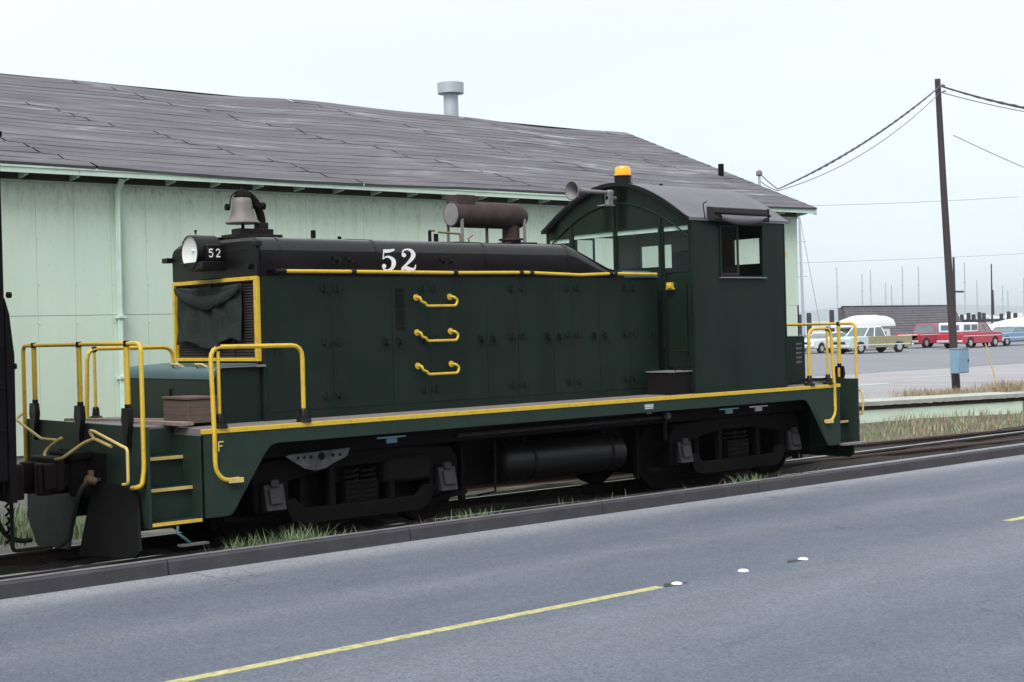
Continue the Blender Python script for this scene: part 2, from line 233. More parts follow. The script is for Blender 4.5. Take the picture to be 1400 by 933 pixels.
# ------------------------------------------------------------------ mesh builder
def V(*a): return Vector(a)
class B:
    def __init__(s): s.v = []; s.f = []; s.sm = []
    def add(s, vs, fs, smooth=False):
        o = len(s.v); s.v += [Vector(q) for q in vs]; s.f += [[i + o for i in f] for f in fs]; s.sm += [smooth] * len(fs); return s
    def box(s, x0, x1, y0, y1, z0, z1):
        return s.add([(x, y, z) for z in (z0, z1) for y in (y0, y1) for x in (x0, x1)], [(0, 2, 3, 1), (4, 5, 7, 6), (0, 1, 5, 4), (2, 6, 7, 3), (0, 4, 6, 2), (1, 3, 7, 5)])
    def obox(s, c, sx, sy, sz, rot=(0, 0, 0)):
        from mathutils import Euler
        m = Euler(rot).to_matrix(); c = Vector(c)
        b = B().box(-sx / 2, sx / 2, -sy / 2, sy / 2, -sz / 2, sz / 2); return s.add([m @ q + c for q in b.v], b.f)
    def prism(s, poly, axis, a, b):
        # poly in the two other axes (order x,y,z without axis)
        def mk(p, t):
            return {'x': (t, p[0], p[1]), 'y': (p[0], t, p[1]), 'z': (p[0], p[1], t)}[axis]
        n = len(poly); vs = [mk(p, a) for p in poly] + [mk(p, b) for p in poly]
        return s.add(vs, [list(range(n)), list(range(2 * n - 1, n - 1, -1))] + [[i, i + n, (i + 1) % n + n, (i + 1) % n] for i in range(n)])
    def loft(s, rings, caps=True, smooth=True, closed=True):
        n = len(rings[0]); o = [q for r in rings for q in r]; fs = []
        for k in range(len(rings) - 1):
            for i in range(n if closed else n - 1):
                j = (i + 1) % n; fs.append([k * n + i, k * n + j, (k + 1) * n + j, (k + 1) * n + i])
        s.add(o, fs, smooth)
        if caps and closed:
            s.add(rings[0], [list(range(n))][::1]); s.add(rings[-1], [list(range(n))])
        return s
    def cyl(s, p0, p1, r0, r1=None, seg=16, caps=True):
        r1 = r0 if r1 is None else r1; p0, p1 = Vector(p0), Vector(p1); d = (p1 - p0).normalized()
        u = d.orthogonal().normalized(); v = d.cross(u)
        ring = lambda p, r: [p + (u * math.cos(2 * math.pi * i / seg) + v * math.sin(2 * math.pi * i / seg)) * r for i in range(seg)]
        return s.loft([ring(p0, r0), ring(p1, r1)], caps)
    def lathe(s, c, prof, axis='z', seg=24, caps=True):
        c = Vector(c); rings = []
        for r, h in prof:
            ring = []
            for i in range(seg):
                a = 2 * math.pi * i / seg; x, y = r * math.cos(a), r * math.sin(a)
                ring.append(c + (Vector((x, y, h)) if axis == 'z' else Vector((h, x, y)) if axis == 'x' else Vector((x, h, y))))
            rings.append(ring)
        return s.loft(rings, caps)
    def tube(s, pts, r, seg=8, fil=0.0):
        P = [Vector(p) for p in pts]
        if fil:                                                   # round the corners
            Q = [P[0]]
            for i in range(1, len(P) - 1):
                a, b, c = P[i - 1], P[i], P[i + 1]; t = min(fil, (a - b).length * .48, (c - b).length * .48)
                p1 = b + (a - b).normalized() * t; p2 = b + (c - b).normalized() * t
                for k in range(5):
                    f = k / 4; Q.append(p1 * (1 - f) ** 2 + b * 2 * f * (1 - f) + p2 * f * f)
            Q.append(P[-1]); P = Q
        rings = []; pu = None
        for i, p in enumerate(P):
            d = (P[min(i + 1, len(P) - 1)] - P[max(i - 1, 0)]).normalized()
            if pu is None: pu = d.orthogonal().normalized()
            pu = (pu - d * pu.dot(d)).normalized(); v = d.cross(pu)
            rings.append([p + (pu * math.cos(2 * math.pi * k / seg) + v * math.sin(2 * math.pi * k / seg)) * r for k in range(seg)])
        return s.loft(rings)
    def build(s, name, m, parent=None, bevel=0.0, label=None, tone=None):
        if not s.v: return None
        lo = Vector([min(q[i] for q in s.v) for i in range(3)]); hi = Vector([max(q[i] for q in s.v) for i in range(3)])
        org = (lo + hi) / 2
        if parent is None: org.z = lo.z
        me = bpy.data.meshes.new(name); me.from_pydata([q - org for q in s.v], [], s.f); me.materials.append(m)
        for p, k in zip(me.polygons, s.sm): p.use_smooth = k
        bmm = bmesh.new(); bmm.from_mesh(me); bmesh.ops.remove_doubles(bmm, verts=bmm.verts, dist=1e-5) if bevel or not tone else None
        if not tone: bmesh.ops.recalc_face_normals(bmm, faces=bmm.faces)
        bmm.to_mesh(me); bmm.free()
        if tone:
            at = me.color_attributes.new('tone', 'FLOAT_COLOR', 'CORNER')
            li = 0
            for p, t in zip(me.polygons, tone):
                for l in p.loop_indices: at.data[l].color = (t, t, t, 1)
        try: me.set_sharp_from_angle(angle=R(40))
        except Exception: pass
        o = bpy.data.objects.new(name, me); COL.objects.link(o)
        o['_w'] = tuple(org)
        if parent is not None:
            o.parent = parent; o.location = org - Vector(parent['_w'])
        else: o.location = org
        if bevel:
            b = o.modifiers.new('bevel', 'BEVEL'); b.width = bevel; b.segments = 2; b.limit_method = 'ANGLE'; b.angle_limit = R(35)
        if label: o['label'] = label
        return o
def tag(o, label=None, cat=None, group=None, kind=None):
    if label: o['label'] = label
    if cat: o['category'] = cat
    if group: o['group'] = group
    if kind: o['kind'] = kind
    return o
def thing(name, loc, label, cat, group=None):
    o = bpy.data.objects.new(name, None); COL.objects.link(o); o.location = loc; o['_w'] = tuple(loc); o.empty_display_size = .3
    return tag(o, label, cat, group)
def box(name, m, par, x0, x1, y0, y1, z0, z1, bevel=0, label=None): return B().box(x0, x1, y0, y1, z0, z1).build(name, m, par, bevel, label)
def struct(name, b, m, **k): return tag(b.build(name, m, **k), kind='structure')
def grid(x0, x1, y0, y1, zf, nx, ny):
    vs = [(x0 + (x1 - x0) * i / nx, y0 + (y1 - y0) * j / ny, 0) for j in range(ny + 1) for i in range(nx + 1)]
    vs = [(x, y, zf(x, y)) for x, y, _ in vs]
    fs = [(j * (nx + 1) + i, j * (nx + 1) + i + 1, (j + 1) * (nx + 1) + i + 1, (j + 1) * (nx + 1) + i) for j in range(ny) for i in range(nx)]
    return B().add(vs, fs, True)

# ------------------------------------------------------------------ ground, road, kerb
def ky(x): return -.38 - .10 * min(1, max(0, (x - 2) / 7))          # kerb line
def rn(x): return .76 - .28 * min(1, max(0, (x - 3) / 9))           # near rail
def rf(x): return 2.21 - .23 * min(1, max(0, (x - 3) / 9))          # far rail
RZ = -.03
struct('road', B().box(-150, 400, -22, -.36, RZ - .3, RZ), ROADM)
xs = [-60, -20, 0, 2, 4, 6, 9, 14, 20, 40, 90]
def strip(xs, f0, f1, z0, z1):
    b = B()
    for a, c in zip(xs, xs[1:]):
        b.add([(a, f0(a), z0), (c, f0(c), z0), (c, f1(c), z0), (a, f1(a), z0), (a, f0(a) + .02, z1), (c, f0(c) + .02, z1), (c, f1(c), z1), (a, f1(a), z1)], [(0, 3, 2, 1), (4, 5, 6, 7), (0, 1, 5, 4), (3, 7, 6, 2)])
    return b
kb = B()
a = -60.0
while a < 110:                                                       # cast lengths with open joints
    c = a + 3.0
    pts = lambda x: [(ky(x) - .005, RZ - .1), (ky(x) + .012, .10), (ky(x) + .045, .122 + random.uniform(-.002, .002)), (ky(x) + .17, .124), (ky(x) + .18, -.2)]
    A_, C_ = pts(a + .008), pts(c - .008)
    kb.loft([[(a + .008, *q) for q in A_], [(c - .008, *q) for q in C_]], smooth=False); a = c
struct('kerb', kb, KERB)
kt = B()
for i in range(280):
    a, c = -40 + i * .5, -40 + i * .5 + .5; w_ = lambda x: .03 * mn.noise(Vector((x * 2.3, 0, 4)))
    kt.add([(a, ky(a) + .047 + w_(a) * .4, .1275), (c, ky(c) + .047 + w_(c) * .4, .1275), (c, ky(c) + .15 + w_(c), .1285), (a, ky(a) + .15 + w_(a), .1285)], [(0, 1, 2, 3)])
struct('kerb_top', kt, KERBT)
def gz(x, y):
    n = .02 * math.sin(x * 1.7 + y * 2.1) + .012 * math.sin(x * 4.3 - y * 3)
    if y < 3.2: return -.13 + n * (.5 if y < .6 else 1)
    if y < 6.5: return -.13 - .22 * (y - 3.2) / 3.3 + n
    return -.35 + n
struct('track_bed', grid(-40, 60, -.32, 3.3, lambda x, y: gz(x, y) + (.02 if 1 < y < 2 else 0) + (.05 if x > 12 and y > .5 else 0), 260, 24), BALL)
struct('verge', grid(-40, 60, 3.3, 9.6, gz, 130, 16), DIRT)
def lotz(x, y): return .15
lb = B(); lb.add([(20.9, 11.3, .15), (30.3, 8.8, .15), (30.45, 7.9, .15), (60, 5.5, .15), (120, 4, .15), (120, 40, .15), (20.9, 40, .15)], [(0, 1, 2, 3, 4, 5, 6)])
lb.add([(30.45, 7.9, .15), (60, 5.5, .15), (60, 5.5, -.6), (30.45, 7.9, -.6)], [(0, 3, 2, 1)])
struct('lot', lb, LOT)
struct('parking_apron', B().add([(-200, 30, .155), (350, 12, .155), (350, 110, .155), (-200, 160, .155)], [(0, 1, 2, 3)]), LOTD)
b = B()
for (x, y, l, wd) in ((34, 15.5, 5, .35), (41, 17.3, 7, .3), (38, 20, 2.2, .25), (46, 15.2, 8, .25), (30, 16.5, 1.2, .2)):
    n = 14; ring = []
    for i in range(n):
        t = 2 * math.pi * i / n; r_ = random.uniform(.55, 1.1); ring.append((x + math.cos(t) * l / 2 * r_, y + math.sin(t) * wd / 2 * r_ * 2, .157))
    b.add(ring, [list(range(n))])
struct('lot_patches', b, PALE)
struct('ground', B().add([(-3000, -3000, -.75), (6000, -3000, -.75), (6000, 220, -.75), (-3000, 220, -.75)], [(0, 1, 2, 3)]), DIRT)
struct('bay_water', B().add([(-3000, 150, -.7), (22000, 150, -.7), (22000, 11000, -.7), (-3000, 11000, -.7)], [(0, 1, 2, 3)]), WATER)
hb = B(); prof = []
for i in range(61):
    x = -500 + i * 130.0
    h = 22 + 12 * math.sin(i * .31 + 1) + 8 * math.sin(i * .83) + (34 * math.exp(-((x - 5150) / 420.0) ** 2))
    prof.append((x * 2.6, max(6, h) * 2.6))
N = len(prof)
hb.add([(x, 7800, -1) for x, h in prof] + [(x, 8200, h * .8) for x, h in prof] + [(x, 9100, h) for x, h in prof] + [(x, 10900, -1) for x, h in prof],
       [(r_ * N + i, r_ * N + i + 1, (r_ + 1) * N + i + 1, (r_ + 1) * N + i) for r_ in range(3) for i in range(N - 1)], True)
struct('hills', hb, HILL)

# painted centre line and raised markers
struct('centre_line', B().box(-30, 2.72, -4.555, -4.445, RZ, RZ + .004).box(8.45, 14.5, -4.64, -4.53, RZ, RZ + .004), LINEY)
struct('tar_smudges', B().prism([(2.73, -4.54), (2.85, -4.42), (3.0, -4.46), (3.05, -4.54), (2.9, -4.58)], 'z', RZ, RZ + .003).prism([(4.48, -4.55), (4.6, -4.45), (4.75, -4.47), (4.8, -4.56)], 'z', RZ, RZ + .003), SMUDGE)
for k, x in enumerate((2.93, 3.86, 4.77)):
    o = B().lathe((x, -4.51, RZ), [(.055, 0), (.053, .006), (.042, .014), (.022, .019), (.002, .0205)], seg=20).build('road_marker', CER)
    tag(o, ['white round ceramic road marker at the end of the yellow line', 'white round ceramic road marker in the middle of the three', 'white round ceramic road marker farthest from the yellow line end'][k], 'road marker', 'ceramic markers along the centre of the road')

# ------------------------------------------------------------------ tracks
def rail(par, f, x0, x1, lab, z=0.0, top=RAILTOP):
    n = 24; sec = [(-.035, z - .004), (-.036, z - .035), (-.01, z - .05), (-.01, z - .13), (-.065, z - .15), (.065, z - .15), (.01, z - .13), (.01, z - .05), (.036, z - .035), (.035, z - .004)]
    X = [x0 + (x1 - x0) * i / n for i in range(n + 1)]
    r_ = B().loft([[(x, f(x) + a, c) for a, c in sec] for x in X], smooth=False).build('rail', RAILS, par, label=lab)
    hd = [(-.033, z - .004), (-.028, z + .002), (.028, z + .002), (.033, z - .004)]
    B().loft([[(x, f(x) + a, c) for a, c in hd] for x in X], smooth=False).build('running_surface', top, r_)
t = thing('railway_track', (6, 1.5, -.15), 'main railway track under the green switcher, beside the kerb', 'railway track')
rail(t, rn, -30, 70, 'near rail close to the kerb'); rail(t, rf, -30, 70, 'bright far rail')
for i in range(46):
    x = -3.4 + i * .55
    box('sleeper', SLEEPM, t, x - .11, x + .11, .2 + random.uniform(-.06, .06) - (.2 if x > 8 else 0), 2.75 + random.uniform(-.06, .06), -.28, -.125 + random.uniform(-.006, .004), .008)
t = thing('railway_track', (17, 2.3, -.15), 'rusty side track converging with the main track behind the locomotive', 'railway track')
rail(t, lambda x: 2.99 - (x - 16.3) * .11, 7, 25.5, 'rusty outer rail', top=RAILS); rail(t, lambda x: 1.59 - (x - 13.9) * .103, 9.5, 24, 'rusty inner rail', top=RAILS)

# ------------------------------------------------------------------ warehouse
WY = 8.0; WX0, WX1 = -16.0, 20.85
wh = thing('warehouse', (2, 14, -.4), 'long pale mint green warehouse with dark shingled roof behind the locomotive', 'building')
box('foundation', FOUND, wh, WX0, WX1 - .05, WY + .03, 19.5, -.6, .62)
wb = B(); x = WX0; k = 0
seams = []
while x < WX1 - .01:                                                 # sheets butted with narrow joints, two courses high
    x2 = min(WX1, x + .61)
    wb.box(x + .002, x2 - .002, WY, WY + .06, .60, 2.715); wb.box(x + .002, x2 - .002, WY - .004, WY + .05, 2.72, 4.84); x = x2
wb.box(WX0, WX1 - .06, WY + .065, 19.4, .62, 4.85)
wb.prism([(WY, 4.84), (WY, .6), (19.4, .6), (19.4, 4.84), (13.7, 7.25)], 'x', WX1 - .055, WX1)
wb.build('wall', WALLM, wh)
nb_ = B(); x = WX0 + .305
while x < WX1:
    for z in (4.6, 3.9, 3.2, 2.6): nb_.lathe((x - .29, WY - .004, z), [(.014, -.004), (.010, -.008), (.001, -.009)], 'y', 6)
    x += .61
nb_.build('nail_heads', WALLM, wh)
# roof slabs under the roofing
EZ, RIDGE = 4.99, 7.44; EY, RY = 7.62, 13.73
def rz(y): return EZ + (RIDGE - EZ) * (y - EY) / (RY - EY)
rb = B(); rb.prism([(EY + .02, EZ - .05), (RY, RIDGE - .06), (2 * RY - EY, EZ - .05), (2 * RY - EY, EZ - .13), (RY, RIDGE - .14), (EY + .02, EZ - .13)], 'x', WX0 - .3, WX1 + .24)
roof = rb.build('roof', SOFF, wh)
# roofing courses: overlapping strips with wavering lower edges and stepped butt joints
def sag(x, y): return .03 * math.sin(x * .55 + 1) + .02 * math.sin(x * 1.3) * (y - EY) / 6
NC = 23; L = RY - EY; cb = B(); tones = []
for c in range(NC):
    y0 = EY - .03 + L * c / NC; y1 = EY + L * (c + 1) / NC + .05
    joints = [WX0 - .3]
    x = WX0 - .3 + ((c * -.33) % 4.9) + random.uniform(-.06, .06)
    while x < WX1 + .25:
        if x > WX0: joints.append(x)
        x += 4.9 + random.uniform(-.12, .12)
    joints.append(WX1 + .26)
    ct = random.uniform(.92, 1.08)
    for a, d in zip(joints, joints[1:]):
        n = max(2, int((d - a) / .35)); tn = ct * random.uniform(.9, 1.1); lift = random.uniform(.006, .012); lf = random.uniform(-.02, .02)
        base = len(cb.v); vs = []
        for i in range(n + 1):
            x = a + (d - a) * i / n; wv = .022 * mn.noise(Vector((x * .9, c * 3.1, 0))); curl = .012 * max(0, mn.noise(Vector((x * 1.3, c * 7.7, 5))))
            if i == 0: x += .018
            if i == n: x -= .018
            e_ = .05 if i in (0, n) and random.random() < .7 else 0; curl += .006 if i in (0, n) else 0
            ya = y0 + (wv + lf + e_ if c else 0); s_ = sag(x, ya)
            vs += [(x, ya, rz(ya) + lift + curl + s_), (x, y1, rz(y1) + .004 + sag(x, y1)), (x, ya + .004, rz(ya) - .03 + s_)]
        fs = []
        for i in range(n):
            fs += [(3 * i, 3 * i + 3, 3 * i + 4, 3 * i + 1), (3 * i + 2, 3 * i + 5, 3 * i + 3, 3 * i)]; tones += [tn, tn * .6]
        cb.add(vs, fs)
cb.build('roofing', ROOFM, wh, tone=tones)
B().add([(WX0 - .3, RY, RIDGE), (WX1 + .24, RY, RIDGE), (WX1 + .24, 2 * RY - EY, EZ), (WX0 - .3, 2 * RY - EY, EZ)], [(0, 1, 2, 3)]).build('roofing', SHEDM, wh)
fb = B(); x = WX0 - .3
for x2 in (-7.0, 2.85, 11.2, WX1 + .24): fb.box(x + .003, x2 - .003, EY - .005, EY + .03, EZ - .135, EZ - .025); x = x2
fb.box(WX0, WX1 + .2, EY - .02, EY - .006, EZ - .055, EZ - .022)
fb.build('fascia', MINTP, wh)
B().prism([(EY, EZ - .17), (RY, RIDGE - .17), (2 * RY - EY, EZ - .17), (2 * RY - EY, EZ - .02), (RY, RIDGE - .0), (EY, EZ - .02)], 'x', WX1 + .242, WX1 + .27).build('barge_board', MINTP, wh)
for i in range(46):                                                  # rafter tails showing under the eave
    x = WX0 + .12 + i * .815
    if x < WX1: B().prism([(EY + .04, EZ - .155), (EY + .04, EZ - .12), (WY - .014, EZ - .10), (WY - .014, EZ - .19)], 'x', x - .018, x + .018).build('rafter_tail', MINTP, wh)
box('soffit_board', SOFF, wh, WX0, WX1, WY - .03, WY - .006, 4.79, 4.90); box('frieze', MINTP, wh, WX0, WX1, WY - .035, WY - .006, 4.755, 4.788)
dp = B().tube([(3.62, EY + .1, 4.86), (3.62, WY - .09, 4.68), (3.62, WY - .09, .1)], .052, 10)
dpo = dp.build('downspout', MINTP, wh); B().box(3.55, 3.69, WY - .16, WY - .015, 2.66, 2.70).build('bracket', MINTP, dpo); B().box(3.55, 3.69, WY - .16, WY - .015, 1.7, 1.74).build('bracket', MINTP, dpo)
v = thing('roof_vent', (15.56, 14.3, 7.1), 'pale grey round roof vent with a wide cap on the warehouse ridge', 'roof vent')
B().lathe((15.56, 14.3, 7.0), [(.18, 0), (.18, 1.13)], seg=20).build('pipe', GALV, v); B().lathe((15.56, 14.3, 8.11), [(.2, -.02), (.32, 0), (.325, .25), (.31, .265), (.1, .28)], seg=24).build('cap', GALV, v)
B().lathe((15.56, 14.3, 7.1), [(.3, 0), (.19, .16)], seg=16).build('flashing', GALV, v)
wm = thing('service_mast', (21.16, 9.35, 5.4), 'short pale service mast with weatherhead on the warehouse gable end', 'service mast')
B().cyl((21.16, 9.35, 4.6), (21.16, 9.35, 5.93), .03).build('conduit', GALV, wm); B().lathe((21.16, 9.35, 5.9), [(.04, 0), (.08, .03), (.075, .11), (.03, .15)], seg=12).build('weatherhead', GREYM, wm)
rp = thing('roof_pipe', (20.45, 9.95, 5.6), 'short dark vent pipe near the right end of the warehouse roof', 'vent pipe')
B().cyl((20.45, 9.95, 5.6), (20.45, 9.95, 6.12), .045, seg=12).build('pipe', TRUCKM, rp); B().cyl((20.45, 9.95, 5.95), (20.45, 9.95, 6.22), .07, seg=12).build('cap', TRUCKM, rp)

# ------------------------------------------------------------------ loading dock, pole, wires
dk = thing('loading_dock', (24, 8.6, -.6), 'low mint green concrete loading dock with broken overhanging lip', 'loading dock')
def dy(x): return 9.28 - (x - 24.8) * .265
db = B(); n = 90
ring = lambda x: [(x, dy(x), .08), (x, dy(x) + .9, .08), (x, dy(x) + .9, -.8), (x, dy(x), -.8)]
db.loft([ring(20.9), ring(30.4)], smooth=False); db.build('wall', WALLM, dk)
lp = B(); rings = []
for i in range(n + 1):
    x = 20.9 + 9.6 * i / n; j = .035 * mn.noise(Vector((x * 5, 0, 0))) + (.02 if random.random() < .2 else 0)
    rings.append([(x, dy(x) - .14 + j, .192), (x, dy(x) + 1.1, .196), (x, dy(x) + 1.1, .085), (x, dy(x) - .12 + j, .085 + .03 * mn.noise(Vector((x * 7, 3, 0))))])
lp.loft(rings, smooth=False).build('lip', CONC, dk)
lpb = B(); lpb.loft([[(x, dy(x) - .03, .08), (x, dy(x) - .03, -.02 + .03 * mn.noise(Vector((x * 2, 9, 0)))), (x, dy(x) + .01, -.03), (x, dy(x) + .01, .08)] for x in [20.9 + 9.6 * i / 50 for i in range(51)]], smooth=False).build('lip_shade_strip', SLEEPM, dk)  # dark strip standing in for the shade under the lip

up = thing('utility_pole', (30.9, 10.2, .1), 'leaning dark wooden utility pole with a blue electrical box', 'utility pole')
B().tube([(30.95, 10.2, -.1), (30.72, 10.2, 3), (30.5, 10.2, 6), (30.31, 10.2, 9.24)], .122, 14).build('pole', POLEM, up)
me = up.children[0].data
for vv in me.vertices:                                                # taper
    f = 1 - .34 * ((vv.co.z + up.children[0].location.z) / 9.2); cx_ = 30.93 - .066 * ((vv.co.z + up.children[0].location.z)); lx = cx_ - up['_w'][0] - up.children[0].location.x
    vv.co.x = lx + (vv.co.x - lx) * f; vv.co.y *= f
B().cyl((30.28, 10.03, 9.05), (30.28, 9.95, 9.0), .03).cyl((30.3, 10.03, 8.85), (30.3, 9.93, 8.85), .025).build('cable_clamp', GREYM, up)
eb = B().box(30.34, 30.84, 9.72, 10.02, .72, 1.43).build('electrical_box', EBOX, up, .012)
B().box(30.36, 30.82, 9.70, 9.718, .74, 1.41).build('box_door', EBOX, eb, .004); B().box(30.76, 30.79, 9.68, 9.7, 1.05, 1.12).build('latch', TRUCKM, eb)
B().box(30.32, 30.86, 9.69, 10.02, 1.431, 1.445).build('box_top', GALV, eb)
def wire(pts, sagm, r, lab, grp=None, twist=0, nm='overhead_cable', n=26):
    A_, C_ = Vector(pts[0]), Vector(pts[1]); o = thing(nm, A_, lab, 'cable', grp) if False else None
    b = B(); k = 3 if twist else 1
    for q in range(k):
        P = []
        for i in range(n + 1):
            f = i / n; p = A_.lerp(C_, f); p.z -= sagm * 4 * f * (1 - f)
            if twist: a = 2 * math.pi * (q / k + f * twist); p += Vector((0, math.cos(a), math.sin(a))) * r * 1.6 * min(1, 4 * f, 4 * (1 - f) + .2)
            P.append(p)
        b.tube(P, r, 6)
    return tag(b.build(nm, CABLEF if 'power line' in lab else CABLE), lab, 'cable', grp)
wire(((21.9, 9.38, 5.62), (30.3, 10.1, 9.02)), .22, .016, 'thick twisted service cable from the utility pole to the warehouse mast', twist=9)
wire(((21.9, 9.38, 5.58), (30.3, 10.1, 8.84)), .38, .010, 'thin lower cable slung from the utility pole to the warehouse')
wire(((21.16, 9.35, 5.98), (21.9, 9.38, 5.62)), .02, .012, 'short upper wire drop from the weatherhead to the cable end')
wire(((21.16, 9.33, 5.78), (21.9, 9.38, 5.58)), .03, .010, 'short lower wire drop from the mast to the cable end')
wire(((30.3, 10.1, 9.02), (44, 8, 8.9)), .5, .022, 'thick twisted cable running right from the utility pole out of frame', twist=10)
wire(((30.3, 10.1, 8.84), (44, 8, 8.75)), .42, .012, 'thin cable under the thick one running right from the utility pole')
wire(((30.75, 10.0, 7.62), (42, 9.4, 5.6)), .15, .010, 'thin slack wire leaving the middle of the utility pole')
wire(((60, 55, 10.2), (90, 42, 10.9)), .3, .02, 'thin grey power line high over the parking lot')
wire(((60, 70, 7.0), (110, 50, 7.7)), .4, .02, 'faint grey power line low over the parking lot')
gy = tag(B().cyl((31.9, 9.4, .1), (31.55, 9.6, 1.55), .017, seg=10).build('guy_guard', YELP), 'slanting yellow guy wire guard right of the utility pole', 'guy wire guard')

# ------------------------------------------------------------------ grass
def blades(spots, h, wd, name, m, label, lean=.5):
    b = B()
    for (x, y, z, sc) in spots:
        a = random.uniform(0, 6.283); hh = h * sc * random.uniform(.5, 1.2); l_ = random.uniform(.1, lean) * hh; d = Vector((math.cos(a), math.sin(a), 0)); s_ = Vector((-d.y, d.x, 0)) * wd * random.uniform(.6, 1.3)
        p = Vector((x, y, z)); q = p + d * l_ * .35 + Vector((0, 0, hh * .6)); t_ = p + d * l_ + Vector((0, 0, hh))
        b.add([p - s_, p + s_, q + s_ * .7, q - s_ * .7, t_], [(0, 1, 2, 3), (3, 2, 4)])
    o = b.build(name, m, tone=None if True else None); return tag(o, label, 'grass', kind='stuff')
def clumps(cs, n, spread, z):
    out_ = []
    for (x, y, s_) in cs:
        for _ in range(int(n * s_)):
            out_.append((x + random.gauss(0, spread * s_), y + random.gauss(0, spread * .5), z, s_))
    return out_
cl = clumps([(1.15, .02, 1.2), (1.5, .0, .8), (1.75, .0, 1.3), (2.05, .02, .9), (3.9, .0, .5), (4.2, .0, 1.1), (4.6, .0, .6), (8.9, -.05, .8), (9.3, -.05, 1.1), (9.6, -.05, .6), (7.3, -.02, .6), (11.1, -.1, .8), (6.3, .05, .7)], 190, .14, -.12)
blades(cl, .25, .007, 'kerb_weeds', GRASSG, 'green weed tufts growing between kerb and track', 1.0)
blades([(x + .02, y, z, k * .8) for x, y, z, k in cl[::3]], .22, .006, 'dry_weeds', GRASSD, 'dry dead stems among the green kerb weeds', 1.3)
sp = []
for _ in range(2600):
    x = random.uniform(2.5, 15.5); y = ky(x) + .18 + abs(random.gauss(0, .12)); sp.append((x, y, -.12, random.uniform(.4, 1.1) * (1.3 if mn.noise(Vector((x * .9, 0, 0))) > 0 else .5)))
blades(sp, .2, .005, 'dry_kerb_grass', GRASSD, 'dry grass fringe along the back of the kerb', .9)
sp = []
for _ in range(9000):
    x = random.uniform(12, 31); f = random.random(); y = 3.3 + (dy(x) - 3.5 if x > 17 else 5) * f
    k = mn.noise(Vector((x * .6, y * .5, 2)))
    if k > -.15 or random.random() < .35: sp.append((x, y, gz(x, y), (.55 + .5 * f) * (.8 + k)))
blades(sp[::4], .27, .010, 'ditch_grass', GRASSG, 'green grass in the ditch along the loading dock')
blades(sp[1::3], .24, .009, 'dry_ditch_grass', GRASSD, 'dry brown grass in the ditch along the loading dock', .9)
sp = []
for _ in range(4200):
    x = random.uniform(27.2, 36); y = dy(min(x, 30.4)) + .95 + abs(random.gauss(0, .55)); k = mn.noise(Vector((x * .9, y * .7, 7)))
    if k > -.05 or (x > 31 and random.random() < .7): sp.append((x, y, .16, .7 + .9 * max(0, k) + (.35 if x > 31 else 0)))
blades(sp, .24, .006, 'dry_dock_grass', GRASSD, 'tall dry grass around the foot of the utility pole', .9)
struct('gravel_path', grid(-6, 2.2, 2.75, 4.6, lambda x, y: gz(x, y) + .03 - .05 * abs(y - 3.6), 30, 8), GRAVEL)
sp = [(random.uniform(-1.8, 1.5), random.uniform(3.4, 6.5), -.15, random.uniform(.5, 1.2)) for _ in range(1800)]
blades(sp, .28, .010, 'wall_grass', GRASSG, 'green grass between the track and the warehouse')

# ------------------------------------------------------------------ the locomotive
LX = 12.17; W = 3.05; CY = W / 2
loco = thing('switcher_locomotive', (LX / 2, CY, 0), 'dark green and black diesel switcher locomotive numbered 52 with yellow trim', 'locomotive')
# side sills
def arc(cx, cz, r, a0, a1, n=5): return [(cx + r * math.cos(R(a0 + (a1 - a0) * i / n)), cz + r * math.sin(R(a0 + (a1 - a0) * i / n))) for i in range(n + 1)]
half = [(.64, 1.315), (.64, .44), (.90, .44)] + arc(.90, .54, .1, -80, -25, 4) + [(1.36, 1.05)] + arc(1.54, 1.0, .17, 150, 92, 4)
mir = [(LX - x, z) for x, z in reversed(half)]
for y0, y1 in ((0, .022), (W - .022, W)):
    s_ = B().prism(half + mir, 'y', y0, y1).build('side_sill', SILLG, loco)
    yy = (y0 - .006, y0 - .001) if y0 == 0 else (y1 + .001, y1 + .006)
    box('walkway_edge', YEL, loco, .62, LX - .62, y0 - .008, y1 + .008, 1.317, 1.368, .004)
    B().prism([(.645, 1.02), (.645, .445), (.9, .445), (.99, .5), (1.28, 1.045)], 'y', *yy).build('skirt_plate', SILLG, s_)
    B().prism([(LX - .645, 1.02), (LX - .645, .445), (LX - .9, .445), (LX - .99, .5), (LX - 1.28, 1.045)], 'y', *yy).build('skirt_plate', SILLG, s_)
dkb = B().box(.62, LX - .62, .03, W - .03, 1.30, 1.372).box(0.03, .619, .62, W - .62, 1.30, 1.372).box(LX - .619, LX - .03, .62, W - .62, 1.30, 1.372)
dkb.build('walkway', WALKM, loco)
box('underframe', GRIME, loco, .7, LX - .7, .35, W - .35, .98, 1.29); box('centre_sill', GRIME, loco, .05, LX - .05, 1.2, W - 1.2, .62, .979)
box('drip_apron', GRIME, loco, .95, LX - .95, W - .40, W - .36, .78, 1.29)
# raised front deck plates
box('deck_plate', GREYM, loco, .02, .70, .64, 2.42, 1.374, 1.40, .004); box('deck_plate', GREYM, loco, .72, 1.08, .75, 2.9, 1.374, 1.395, .004)
